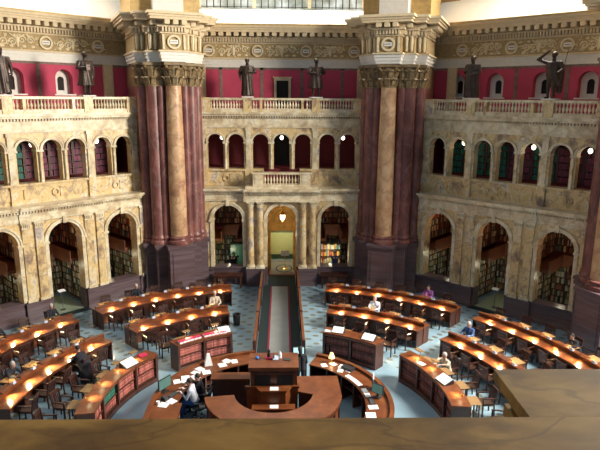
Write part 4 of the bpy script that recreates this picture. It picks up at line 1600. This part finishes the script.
def monitor(p, rz, lab, w=.46, h=.32, mk='screen', back='black_plastic'):
    t = empty('computer_monitor', p, rz, lab, 'monitor')     # screen faces -y
    MB().box(-w / 2, w / 2, 0, .04, .12, .12 + h).build('casing', M[back], t)
    MB().box(-w / 2 + .02, w / 2 - .02, -.006, 0, .14, .10 + h).build('screen', M[mk], t)
    mb = MB().box(-.03, .03, .02, .06, 0, .2).box(-.12, .12, -.06, .12, 0, .015)
    mb.build('stand', M['black_plastic'], t)
    return t


def keyboard(p, rz, lab):
    t = empty('keyboard', p, rz, lab, 'keyboard')
    MB().box(-.22, .22, -.08, .08, 0, .02).build('keyboard_body', M['black_plastic'], t)
    MB().box(-.2, .2, -.065, .065, .02, .026).build('keys', mat_plain('grey_keys', (.05, .05, .055), .6), t)
    return t


monitor(LS + pol(3.38, -78, .945), R(78) - .35, 'computer monitor with a dark green screen in front of the seated man', .56, .36)
keyboard(LS + pol(3.05, -80, .945), R(78) - .3, 'black keyboard in front of the seated man on the left counter')
monitor(LS + pol(3.0, -57 , .60) + Vector((.12, -.35, -.02)), R(20) + PI / 2 + .6, 'small monitor with a bright display under the left counter top', .34, .30)
monitor(pol(3.2, 86, .945), -R(86) + .75, 'black computer monitor turned sideways on the right staff counter', .42, .34)
monitor(pol(3.25, 77, .945), -R(100) + PI, 'grey-backed computer monitor on the right staff counter with a cable on top', .48, .36, 'screen', 'plate')
keyboard(pol(2.98, 90, .945), -R(85), 'black keyboard on the right staff counter beside the papers')
monitor(Vector((.62, 3.12, .93)), 0 + .05, 'monitor with a pale blue screen beside the standing person in black', .42, .30, 'screen_blue')
tt_ = empty('computer_table', (.60, 3.15, 0), 0, 'small dark table carrying the pale blue monitor at the aisle end', 'table')
MB().box(-.32, .32, -.28, .28, .88, .93).build('top', M['desk'], tt_)
for a, c_ in ((-.28, -.24), (.28, -.24), (-.28, .24), (.28, .24)):
    MB().box(a - .03, a + .03, c_ - .03, c_ + .03, 0, .88).build('leg', M['wood_dark'], tt_)
# cup and phone
t = empty('cup', LS + pol(3.38, -91, .945), 0, 'white cup on the rim side of the left staff counter', 'cup')
MB().lathe([(.04, 0), (.055, .10), (.05, .10), (.036, .01)], n=12, cap=True).build('cup_body', M['paper'], t)
t = empty('telephone', LS + pol(3.22, -86.5, .945), .9, 'black telephone on the left staff counter', 'telephone')
MB().hexa([(-.1, -.1, 0), (.1, -.1, 0), (.1, .1, 0), (-.1, .1, 0), (-.1, -.1, .03), (.1, -.1, .03), (.1, .1, .08), (-.1, .1, .08)]).build('phone_body', M['black_plastic'], t)
MB().capsule((-.07, -.08, .07), (-.07, .08, .11), .025, .025).build('handset', M['black_plastic'], t)

# ------------------------------------------------------------------ central raised desk
K = Vector((-.25, 0, 0))
t = empty('central_desk', (K.x, 0, 0), 0, 'large mahogany issue desk with a crescent counter at the centre of the room', 'desk')
mb = MB()
mb.arc([(1.22, 1.24), (2.12, 1.24), (2.12, 1.30), (1.22, 1.30)], R(98), R(262), 36)
mb.build('crescent_top', M['desk'], t)
mb = MB()
mb.arc([(1.98, 0), (2.04, 0), (2.04, 1.24), (1.98, 1.24)], R(100), R(260), 36)
mb.arc([(1.28, 0), (1.33, 0), (1.33, 1.24), (1.28, 1.24)], R(100), R(260), 36)
mb.build('crescent_panel', M['desk'], t)
mb = MB()
for i in range(12):
    a = R(104 + i * 13.8)
    T = Matrix.Rotation(-a, 4, 'Z')
    mb.obox((0, 2.05, .62), (.06, .06, 1.2), T)
mb.arc([(2.02, 1.10), (2.09, 1.10), (2.09, 1.16), (2.02, 1.16)], R(100), R(260), 36)
mb.arc([(2.02, .0), (2.09, .0), (2.09, .18), (2.02, .18)], R(100), R(260), 36)
mb.build('crescent_moulding', M['wood_dark'], t)
# right wing flat top, closing the crescent
mb = MB()
vs = [(.75, 1.0), (2.08, 1.0), (2.10, -.30), (1.21, -.17), (.75, .0)]
n_ = len(vs)
mb.add([(x, y, 1.24) for x, y in vs] + [(x, y, 1.30) for x, y in vs], [tuple(range(n_))[::-1], tuple(range(n_, 2 * n_))] + [(i, (i + 1) % n_, n_ + (i + 1) % n_, n_ + i) for i in range(n_)])
mb.build('wing_top', M['desk'], t)
MB().box(.8, 2.02, .90, .96, 0, 1.24).build('wing_panel', M['wood_dark'], t)
MB().box(1.96, 2.02, -.2, .9, 0, 1.24).build('wing_panel', M['wood_dark'], t)
MB().box(.8, 1.26, .0, .05, 0, 1.24).build('wing_panel', M['wood_dark'], t)
# left cabinet
mb = MB()
mb.box(-2.0, -.78, .80, 1.15, 0, 1.30)
mb.build('cabinet', M['wood_dark'], t)
MB().box(-2.05, -.78, .74, 1.2, 1.30, 1.35).build('cabinet_top', M['desk'], t)
# tower
mb = MB()
mb.box(-.72, .72, .08, .95, 0, 2.02)
mb.build('tower', M['desk'], t)
MB().box(-.60, -.10, .055, .075, 1.38, 1.86).box(.10, .60, .055, .075, 1.38, 1.86).build('tower_panel', M['black'], t)
MB().box(-.78, .78, -.02, 1.03, 2.02, 2.12).build('tower_top', M['desk'], t)
mb = MB().box(-.74, .74, .02, .99, 1.94, 2.02).box(-.66, .66, .02, .08, 1.86, 1.92)
mb.build('cornice', M['wood_dark'], t)
# lower stepped lecterns in front of the tower
mb = MB()
vs = [(-.88, .08), (-.88, -.02), (-.56, -.02), (-.40, -.30), (.40, -.30), (.56, -.02), (.80, -.02), (.80, .08)]
n_ = len(vs)
mb.add([(x, y, 1.42) for x, y in vs] + [(x, y, 1.48) for x, y in vs], [tuple(range(n_))[::-1], tuple(range(n_, 2 * n_))] + [(i, (i + 1) % n_, n_ + (i + 1) % n_, n_ + i) for i in range(n_)])
mb.build('lectern_ledge', M['desk'], t)
mb = MB()
vs = [(-.84, .08), (-.84, .02), (-.53, .02), (-.37, -.26), (.37, -.26), (.53, .02), (.76, .02), (.76, .08)]
mb.add([(x, y, 0) for x, y in vs] + [(x, y, 1.42) for x, y in vs], [tuple(range(n_))[::-1], tuple(range(n_, 2 * n_))] + [(i, (i + 1) % n_, n_ + (i + 1) % n_, n_ + i) for i in range(n_)])
mb.build('lectern_body', M['desk'], t)
MB().box(-.66, .66, -.58, -.27, .98, 1.03).build('step_ledge', M['desk'], t)
MB().box(-.60, .60, -.54, -.30, 0, .98).build('step_body', M['wood_dark'], t)
sheet(K.x + .02, -.15, 1.481, 0, .26, .22, 'white card on the upper lectern ledge of the central desk')
sheet(K.x + .02, -.43, 1.031, 0, .26, .20, 'white card on the lower ledge of the central desk')
# things on the tower top
t = empty('statuette', (K.x - .16, .62, 2.12), 0, 'small black figurine on a red block on top of the central desk', 'figurine')
MB().box(-.11, .11, -.08, .08, 0, .05).build('block', M['red_book'], t)
MB().lathe([(.05, .05), (.06, .12), (.035, .2), (.05, .24), (.045, .29), (.02, .32)], n=10).build('figure', M['black_plastic'], t, True)
t = empty('eyeglass_case', (K.x - .52, .62, 2.12), .2, 'bright blue case at the left on top of the central desk', 'case')
MB().ell((0, 0, .035), (.05, .10, .035), 12, 8).build('case_body', mat_plain('bright_blue', (.02, .20, .75), .4), t, True)
t = empty('water_bottle', (K.x + .20, .66, 2.12), 0, 'white bottle on top of the central desk', 'bottle')
MB().lathe([(.05, 0), (.05, .15), (.02, .18), (.02, .21)], n=12).build('bottle_body', M['paper'], t, True)
t = empty('desk_phone', (K.x + .06, .56, 2.12), 0, 'grey telephone beside the white bottle on top of the central desk', 'telephone')
MB().hexa([(-.09, -.09, 0), (.09, -.09, 0), (.09, .09, 0), (-.09, .09, 0), (-.09, -.09, .03), (.09, -.09, .03), (.09, .09, .10), (-.09, .09, .10)]).build('phone_body', M['plate'], t)
MB().capsule((-.06, -.06, .08), (-.06, .07, .13), .025, .025).build('handset', M['black_plastic'], t)
t = empty('tablet', (K.x + .42, .52, 2.12), -.3, 'flat black device at the right on top of the central desk', 'device')
MB().box(-.12, .12, -.08, .08, 0, .02).build('device_body', M['black_plastic'], t)

# waste bin
t = empty('waste_bin', pol(8.75, -12.6), 0, 'black round waste bin at the aisle end of the inner left desk', 'bin')
MB().lathe([(.15, 0), (.18, .5), (.165, .5), (.14, .02)], n=16).build('bin_body', M['black_plastic'], t, True)
MB().lathe([(.165, .49), (.19, .49), (.19, .515), (.165, .515)], n=16, cap=False).build('rim', M['black_plastic'], t)
# little sign posts in side doorways
for rz, lab in ((PI / 4, 'white-topped lectern sign standing in the left doorway'), (-PI / 4, 'thin post sign standing in the right doorway')):
    T = Matrix.Rotation(rz, 4, 'Z') @ Vector((-.15 if rz > 0 else .1, GW + .55, .016))
    t = empty('sign_post', T, rz, lab, 'sign')
    MB().lathe([(.14, 0), (.14, .02), (.02, .03), (.02, .95)], n=12).build('post', M['chrome'], t)
    MB().hexa([(-.17, -.1, .95), (.17, -.1, .95), (.17, .1, 1.0), (-.17, .1, 1.0), (-.17, -.1, .97), (.17, -.1, .97), (.17, .1, 1.02), (-.17, .1, 1.02)]).build('board', M['paper'], t)


# ------------------------------------------------------------------ figures
def voxel_mesh(name, mb, voxel):
    me = bpy.data.meshes.new(name + '_raw')
    me.from_pydata(mb.v, [], mb.f)
    o = bpy.data.objects.new(name + '_raw', me)
    C.objects.link(o)
    md = o.modifiers.new('r', 'REMESH'); md.mode = 'VOXEL'; md.voxel_size = voxel; md.use_smooth_shade = True
    sm_ = o.modifiers.new('s', 'SMOOTH'); sm_.iterations = 2; sm_.factor = .5
    dg = bpy.context.evaluated_depsgraph_get()
    dg.update()
    out = bpy.data.meshes.new_from_object(o.evaluated_get(dg))
    out.name = name
    bpy.data.objects.remove(o)
    for p in out.polygons:
        p.use_smooth = True
    return out


def seg_d(p, a, b):
    ab = b - a
    t = max(0, min(1, (p - a).dot(ab) / max(1e-9, ab.length_squared)))
    return (p - a - ab * t).length


def hand(mb, bones, wrist, direc, side, mk):
    """palm with five bent fingers; direc unit vector of the hand"""
    d = Vector(direc).normalized()
    up = Vector((0, 0, 1))
    lat = d.cross(up)
    if lat.length < .1: lat = Vector((1, 0, 0))
    lat.normalize()
    nrm = lat.cross(d)
    palm = wrist + d * .09
    for k in (-1, 0, 1):
        mb.capsule(wrist + lat * .012 * k, palm + lat * .026 * k, .018, .016, 8, 2)
    bones.append((wrist, palm, mk))
    for k, ln in ((-1.5, .06), (-.5, .075), (.5, .08), (1.5, .07)):
        r0 = palm + lat * .0185 * k
        r1 = r0 + d * ln * .5 - nrm * .005
        r2 = r1 + d * ln * .42 - nrm * .022
        mb.capsule(r0, r1, .0095, .009, 7, 2); mb.capsule(r1, r2, .009, .0075, 7, 2)
        bones.append((r0, r2, mk))
    q0 = wrist + d * .03 + lat * .026 * side
    q1 = q0 + (d * .04 + lat * .03 * side)
    q2 = q1 + (d * .028 + lat * .004 * side) - nrm * .01
    mb.capsule(q0, q1, .013, .011, 7, 2); mb.capsule(q1, q2, .011, .009, 7, 2)
    bones.append((q0, q2, mk))


def figure(name, p, rz, label, shirt, pants, hair, pose='sit', lean=.25, seat=.49, look=-.3, skirtlen=0, long_hair=False, arms='desk', desk_z=.79, scale=1.0, shoes='black_plastic'):
    """person facing +y; origin on the floor under the pelvis"""
    mb = MB(); bones = []

    def cap(a, b, ra, rb, mk):
        a, b = Vector(a), Vector(b)
        mb.capsule(a, b, ra, rb, 12, 4)
        bones.append((a, b, mk))
    hz = seat + .09 if pose == 'sit' else .93
    pel = Vector((0, 0, hz))
    ch = pel + Vector((0, math.sin(lean) * .42, math.cos(lean) * .42))
    nk = ch + Vector((0, math.sin(lean) * .14, math.cos(lean) * .14))
    hd = nk + Vector((0, math.sin(lean * .7) * .06 + .02, .13))
    # trunk
    for s_ in (-1, 1):
        cap(pel + Vector((s_ * .075, 0, 0)), pel + Vector((s_ * .07, math.sin(lean) * .2, math.cos(lean) * .2)), .115, .105, shirt)
        cap(pel + Vector((s_ * .07, math.sin(lean) * .2, math.cos(lean) * .2)), ch + Vector((s_ * .085, 0, -.04)), .105, .115, shirt)
        cap(ch + Vector((s_ * .06, 0, .03)), ch + Vector((s_ * .165, -.005, .04)), .09, .068, shirt)
        cap(pel + Vector((s_ * .09, 0, -.01)), pel + Vector((s_ * .10, .05, -.03)), .115, .11, pants)
    cap(ch + Vector((0, 0, .05)), nk, .07, .055, shirt)
    cap(nk, nk + (hd - nk) * .6, .052, .05, 'skin')
    # legs
    for s_ in (-1, 1):
        if pose == 'sit':
            kn = Vector((s_ * .13, .44, seat + .06)); an = Vector((s_ * .13, .40, .09)); hip = pel + Vector((s_ * .10, .04, -.02))
        else:
            hip = pel + Vector((s_ * .09, 0, -.04)); kn = Vector((s_ * .10, .03, .50)); an = Vector((s_ * .11, -.01 + .05 * s_, .09))
        cap(hip, kn, .088, .062, pants); cap(kn, an, .060, .042, pants)
        cap(an + Vector((0, -.02, -.045)), an + Vector((0, .15, -.055)), .038, .034, shoes)
    # arms
    for s_ in (-1, 1):
        sh = ch + Vector((s_ * .19, 0, .035))
        if arms == 'desk':
            el = Vector((s_ * .25, sh.y + .14, max(desk_z + .05, sh.z - .24))); wr = Vector((s_ * .10, sh.y + .36, desk_z + .035)); dr_ = Vector((-s_ * .3, 1, -.05))
        elif arms == 'type':
            el = sh + Vector((s_ * .05, .10, -.27)); wr = Vector((s_ * .12, el.y + .24, desk_z + .05)); dr_ = Vector((-s_ * .1, 1, -.05))
        elif arms == 'hang':
            el = sh + Vector((s_ * .06, -.02, -.29)); wr = el + Vector((s_ * .01, .06, -.26)); dr_ = Vector((0, .15, -1))
        else:
            el = sh + Vector((s_ * .05, .06, -.28)); wr = el + Vector((-s_ * .12, .2, .05)); dr_ = Vector((-s_ * .5, 1, .1))
        cap(sh, el, .054, .043, shirt); cap(el, wr, .042, .030, shirt)
        hand(mb, bones, wr, dr_, -s_ if arms != 'hang' else s_, 'skin')
    # head
    nod = Matrix.Rotation(look, 3, 'X')
    mb.ell(hd, (.073, .090, .112), 18, 12, nod)
    bones.append((hd, hd + Vector((0, 0, .02)), 'skin'))
    H = lambda x, y, z: hd + nod @ Vector((x, y, z))
    mb.capsule(H(0, .05, -.055), H(0, .07, -.08), .045, .028, 8, 3)         # jaw and chin
    mb.capsule(H(0, .088, .012), H(0, .104, -.022), .008, .014, 6, 2)       # nose
    mb.capsule(H(-.02, .088, -.052), H(.02, .088, -.052), .008, .008, 6, 2)  # lips
    for s_ in (-1, 1):
        mb.ell(H(s_ * .074, -.002, -.005), (.012, .02, .032), 8, 6)         # ears
        bones.append((H(s_ * .074, 0, 0), H(s_ * .074, 0, -.01), 'skin'))
    me = voxel_mesh(name, mb, .012)
    keys = []
    for _, _, k in bones:
        if k not in keys: keys.append(k)
    for k in keys: me.materials.append(M[k])
    for pl in me.polygons:
        c = pl.center
        best = min(bones, key=lambda q: seg_d(c, q[0], q[1]) - (.06 if q[2] == 'skin' and (q[0] - hd).length < .1 else 0))
        pl.material_index = keys.index(best[2])
    o = bpy.data.objects.new(name, me); C.objects.link(o)
    o.location = p; o.rotation_euler = (0, 0, rz); o.scale = (scale,) * 3
    tag(o, label, 'person')
    # hair
    hb = MB()
    hb.ell(hd + nod @ Vector((0, -.018, .026)), (.082, .090, .104), 14, 10, nod)
    if long_hair:
        hb.capsule(H(0, -.05, .0), H(0, -.07, -.16), .075, .06, 12, 3)
    hb.build('hair', M[hair], o, True)
    for s_ in (-1, 1):
        MB().ell(H(s_ * .029, .083, .012), (.011, .006, .007), 8, 6).build('eye', M['hair_dark'], o, True)
    return o


def seated_out(r, a, label, *args, **kw):
    """reader on the outer side, facing the centre"""
    return figure('person', pol(r, a), -R(a) + PI, label, *args, **kw)


seated_out(12.62, -33.6, 'person with pink face reading at the outer aisle-side desk on the left', 'black_cloth', 'black_cloth', 'hair_grey')
seated_out(12.62, -52.3, 'person in black leaning at the outer desk under the left bay', 'black_cloth', 'navy', 'hair_grey', lean=.15)
seated_out(12.62, -64.0, 'person in black coat at the far left of the outer desk under the left bay', 'black_cloth', 'navy', 'hair_dark', lean=.3)
seated_out(9.66, -76.4, 'person in dark jacket bent over the inner desk under the left bay', 'black_cloth', 'black_cloth', 'hair_grey', lean=.5)
seated_out(9.72, -17.9, 'grey-haired person at the aisle end of the inner aisle-side left desk', 'beige_print', 'navy', 'hair_grey', lean=.05)
seated_out(9.74, 27.6, 'grey-haired person in a white shirt at the inner aisle-side right desk', 'white_shirt', 'navy', 'hair_grey', lean=.25)
seated_out(12.62, 36.0, 'person in a purple top at the outer aisle-side right desk', 'purple_cloth', 'navy', 'hair_dark', lean=.3)
seated_out(9.70, 55.2, 'person in a blue shirt at the inner desk under the right bay', 'blue_shirt', 'navy', 'hair_grey', lean=.3)
seated_out(12.62, 69.6, 'dark-clothed person bent over the outer desk under the right bay', 'black_cloth', 'black_cloth', 'hair_dark', lean=.55)
seated_out(6.72, 66.8, 'white-haired person in a patterned beige shirt behind the long right bookcase', 'beige_print', 'navy', 'hair_grey', lean=.3, desk_z=.94)
# black-coated reader on the near side of inner left desk
pp = pol(8.80 - 1.02, -65.0)
o = figure('person', pp, R(65), 'reader in a long black coat seen from behind at the inner left desk', 'black_cloth', 'black_cloth', 'hair_dark', lean=.42, look=-.5)
cb = MB()
nseg = 26
prev = []
vs = []; fs = []
for j, (z, rx, ry, yo) in enumerate(((.10, .34, .26, -.16), (.3, .31, .25, -.14), (.55, .27, .22, -.08), (.78, .25, .18, .04), (.95, .235, .155, .12), (1.05, .17, .12, .18))):
    for i in range(nseg):
        a = 2 * PI * i / nseg
        f = 1 + .07 * math.sin(a * 7 + j * .3) * (1 - j / 6)
        vs.append((rx * f * math.cos(a), yo + ry * f * math.sin(a), z))
for j in range(5):
    for i in range(nseg):
        k = (i + 1) % nseg
        fs.append((j * nseg + i, j * nseg + k, (j + 1) * nseg + k, (j + 1) * nseg + i))
cb.add(vs, fs)
cb.build('coat', M['black_cloth'], o, True)
figure('person', Vector((-2.75, 15.45, .25)), PI, 'dark-clothed person seated behind the sill of the left arch of the middle bay', 'black_cloth', 'black_cloth', 'hair_dark', desk_z=1.08, seat=.49)
figure('person', Vector((3.05, 15.45, .25)), PI, 'person in blue seated behind the sill of the right arch of the middle bay', 'blue_shirt', 'navy', 'hair_dark', desk_z=1.08, seat=.49)
for x, lab in ((-2.75, 'plain wooden stool behind the left arch sill of the middle bay'), (3.05, 'plain wooden stool behind the right arch sill of the middle bay')):
    t = empty('stool', (x, 15.45, 0), 0, lab, 'stool')
    MB().lathe([(.19, .64), (.20, .66), (.19, .69)], n=16).build('seat', M['wood_dark'], t)
    for k in range(4):
        a = PI / 4 + PI / 2 * k
        MB().capsule((.13 * math.cos(a), .13 * math.sin(a), .64), (.18 * math.cos(a), .18 * math.sin(a), .02), .02, .018, 8, 2).build('leg', M['wood_dark'], t)
    MB().lathe([(.15, .24), (.165, .24), (.165, .26), (.15, .26)], n=16, cap=False).build('foot_ring', M['brass'], t)
pp = Vector((.66, 2.25, 0))
figure('person', pp, .15, 'standing person in black clothes facing the pale blue monitor', 'black_cloth', 'black_cloth', 'hair_dark', pose='stand', lean=.12, arms='front', long_hair=True)
pa = -77
pm = LS + pol(2.42, pa) + Vector((0, .16, 0))
figure('person', pm, R(-pa) + .12, 'seated man in a white shirt and blue jeans working at the left counter', 'white_shirt', 'jeans', 'hair_dark', lean=.28, arms='type', desk_z=.93, seat=.52, look=-.2)
# office chair under him
t = empty('office_chair', pm + Vector((.14, -.10, 0)), R(-pa) + .12, 'black swivel office chair with chrome base at the left staff counter', 'chair')
MB().lathe([(.23, .44), (.25, .46), (.25, .50), (.22, .52)], n=18).build('seat', M['black_plastic'], t, True)
MB().hexa([(-.25, -.30, .54), (.25, -.30, .54), (.25, -.24, .54), (-.25, -.24, .54), (-.22, -.42, 1.10), (.22, -.42, 1.10), (.22, -.37, 1.10), (-.22, -.37, 1.10)]).build('backrest', M['black_cloth'], t)
MB().tube([(0, -.12, .45), (0, -.29, .47), (0, -.31, .66)], .025).build('back_support', M['black_plastic'], t)
MB().lathe([(.03, .10), (.03, .45)], n=10).build('gas_lift', M['chrome'], t)
for s_ in (-1, 1):
    MB().tube([(s_ * .22, -.05, .47), (s_ * .29, -.05, .50), (s_ * .29, -.05, .70)], .018).box(*sorted((s_ * .25, s_ * .33)), -.16, .12, .70, .73).build('armrest', M['black_plastic'], t)
for k in range(5):
    a = 2 * PI * k / 5
    lg = MB().capsule((0, 0, .12), (.28 * math.cos(a), .28 * math.sin(a), .085), .03, .02, 8, 2).build('leg', M['chrome'], t, True)
    MB().ell((.29 * math.cos(a), .29 * math.sin(a), .032), (.03, .03, .031), 8, 6).build('wheel', M['black_plastic'], lg, True)
# second colleague with dark hair just beyond
figure('person', LS + pol(2.50, -62), R(62) + .5, 'dark-haired colleague seated beside the man in the white shirt', 'black_cloth', 'black_cloth', 'hair_dark', lean=.2, arms='type', desk_z=.93, seat=.45)
put_chair(2.50, -62, True, 'wooden chair under the dark-haired colleague at the left staff counter', dr=.5).location.x -= .28

# ------------------------------------------------------------------ bronze statues
def statue(b, x, label, variant, rot=0):
    UW = UWB[b]
    rz = -b * PI / 4
    base = Matrix.Rotation(rz, 4, 'Z') @ Vector((x, UW - .04, 10.2))
    t = empty('statue', base, rz + PI + rot, label, 'statue')     # faces the room
    t.scale = (1.32, 1.3, 1.04)
    MB().box(-.24, .24, -.2, .2, 0, .06).build('plinth', M['white'], t)
    mb = MB()
    Z0 = .06
    cap = lambda a, b_, ra, rb_: mb.capsule((a[0], a[1], a[2] + Z0), (b_[0], b_[1], b_[2] + Z0), ra, rb_, 10, 3)
    # body
    for s_ in (-1, 1):
        fy = .06 if s_ == (1 if variant % 2 else -1) else -.02
        cap((s_ * .10, fy, .98), (s_ * .11, fy + .05, .52), .10, .07)
        cap((s_ * .11, fy + .05, .52), (s_ * .12, fy, .08), .068, .045)
        cap((s_ * .12, fy - .03, .045), (s_ * .14, fy + .16, .035), .045, .04)
        cap((s_ * .09, 0, 1.0), (s_ * .11, 0, 1.42), .125, .12)
        cap((s_ * .08, 0, 1.46), (s_ * .2, 0, 1.46), .09, .075)
    cap((0, 0, 1.5), (0, .02, 1.66), .07, .06)
    mb.ell((0, .03, 1.78 + Z0), (.085, .105, .125), 14, 10)
    mb.capsule((0, .12, 1.79 + Z0), (0, .14, 1.755 + Z0), .012, .018, 6, 2)
    mb.ell((0, -.01, 1.82 + Z0), (.10, .11, .11), 12, 8)
    if variant in (0, 3, 5):
        mb.ell((0, .09, 1.68 + Z0), (.06, .05, .09), 8, 6)      # beard

    def robe(rings, folds=9, amp=.10, ph=0):
        vs_, fs_ = [], []
        ns = 40
        for j, (z, rx, ry, xo, yo) in enumerate(rings):
            for i in range(ns):
                a = 2 * PI * i / ns
                k = 1 + amp * math.sin(a * folds + ph + z * 2.2) * (1 - .6 * j / len(rings))
                vs_.append((xo + rx * k * math.cos(a), yo + ry * k * math.sin(a), z + Z0))
        for j in range(len(rings) - 1):
            for i in range(ns):
                k = (i + 1) % ns
                fs_.append((j * ns + i, j * ns + k, (j + 1) * ns + k, (j + 1) * ns + i))
        fs_.append(tuple(range(ns))[::-1]); fs_.append(tuple((len(rings) - 1) * ns + i for i in range(ns)))
        mb.add(vs_, fs_)
    arm = {
        0: [((.22, 0, 1.46), (.30, .02, 1.16), (.18, .2, 1.05)), ((-.22, 0, 1.46), (-.31, -.02, 1.18), (-.30, .05, .92))],
        1: [((.22, 0, 1.46), (.32, .04, 1.18), (.06, .24, 1.24)), ((-.22, 0, 1.46), (-.30, .0, 1.16), (-.26, .08, .90))],
        2: [((.22, 0, 1.46), (.34, .06, 1.20), (.10, .22, 1.18)), ((-.22, 0, 1.46), (-.34, .02, 1.18), (-.10, .22, 1.08))],
        3: [((.22, 0, 1.46), (.30, .03, 1.16), (.20, .2, 1.20)), ((-.22, 0, 1.46), (-.28, .03, 1.16), (-.14, .2, 1.10))],
        4: [((.22, 0, 1.46), (.52, .08, 1.62), (.16, .16, 1.90)), ((-.22, 0, 1.46), (-.34, .05, 1.20), (-.32, .22, 1.12))],
        5: [((.22, 0, 1.46), (.32, .0, 1.18), (.28, .12, .92)), ((-.22, 0, 1.46), (-.32, .05, 1.20), (-.08, .24, 1.22))],
        6: [((.22, 0, 1.46), (.30, .0, 1.16), (.28, .1, .90)), ((-.22, 0, 1.46), (-.30, .0, 1.16), (-.28, .1, .90))]}[variant]
    bn = []
    for s_, (a, b_, c_) in zip((1, -1), arm):
        cap(a, b_, .08, .06); cap(b_, c_, .06, .045)
        v = (Vector(c_) - Vector(b_)).normalized()
        hand(mb, bn, Vector(c_) + Vector((0, 0, Z0)), v, -s_, 'bronze')
    if variant in (0, 5, 6):      # long gown
        robe([(.03, .25, .20, 0, 0), (.4, .23, .18, 0, 0), (.9, .22, .17, 0, 0), (1.25, .23, .16, 0, 0), (1.5, .22, .13, 0, 0)])
    elif variant == 3:
        robe([(.03, .28, .22, 0, 0), (.5, .27, .20, .02, 0), (.95, .25, .19, .03, 0), (1.3, .27, .18, 0, 0), (1.52, .22, .13, 0, 0)], 11)
    elif variant in (1, 2):       # knee-length coat
        robe([(.42, .30, .20, 0, -.02), (.7, .26, .18, 0, 0), (1.02, .22, .15, 0, 0), (1.3, .25, .16, 0, 0), (1.5, .22, .12, 0, 0)], 7)
    else:                          # draped cloak, bare legs
        robe([(.50, .20, .14, -.14, -.06), (.75, .26, .18, -.08, 0), (1.0, .24, .18, 0, 0), (1.3, .26, .17, 0, 0), (1.5, .22, .12, 0, 0)], 8)
        cap((-.20, -.12, .30), (-.22, -.10, 1.3), .10, .12)
    me = voxel_mesh('cast_figure', mb, .017)
    me.materials.append(M['bronze'])
    o = bpy.data.objects.new('cast_figure', me); C.objects.link(o); o.parent = t
    if variant == 4:
        MB().capsule((-.34, .24, .62), (-.52, .20, 2.02), .014, .010, 8, 2).build('staff', M['bronze'], t)
    if variant in (1, 5):
        MB().box(-.04, .10, .24, .30, 1.16, 1.40).build('book_in_hand', M['bronze'], t)
    return t


statue(-1, -1.88, 'bronze statue in a long draped gown at the left edge, beside the cropped balustrade', 0)
statue(-1, 1.88, 'bronze statue in a short coat on the left bay balustrade near the giant column', 1)
statue(0, -1.84, 'bearded bronze statue in a floor-length gown, left of the small gallery door', 5, .1)
statue(0, 1.84, 'bronze statue in a knee-length coat, right of the small gallery door', 2, .2)
statue(1, -1.95, 'heavily robed bronze statue with arms folded on the right bay balustrade', 3)
statue(1, 1.84, 'bronze statue shading its eyes with one arm and holding a staff', 4, -.1)
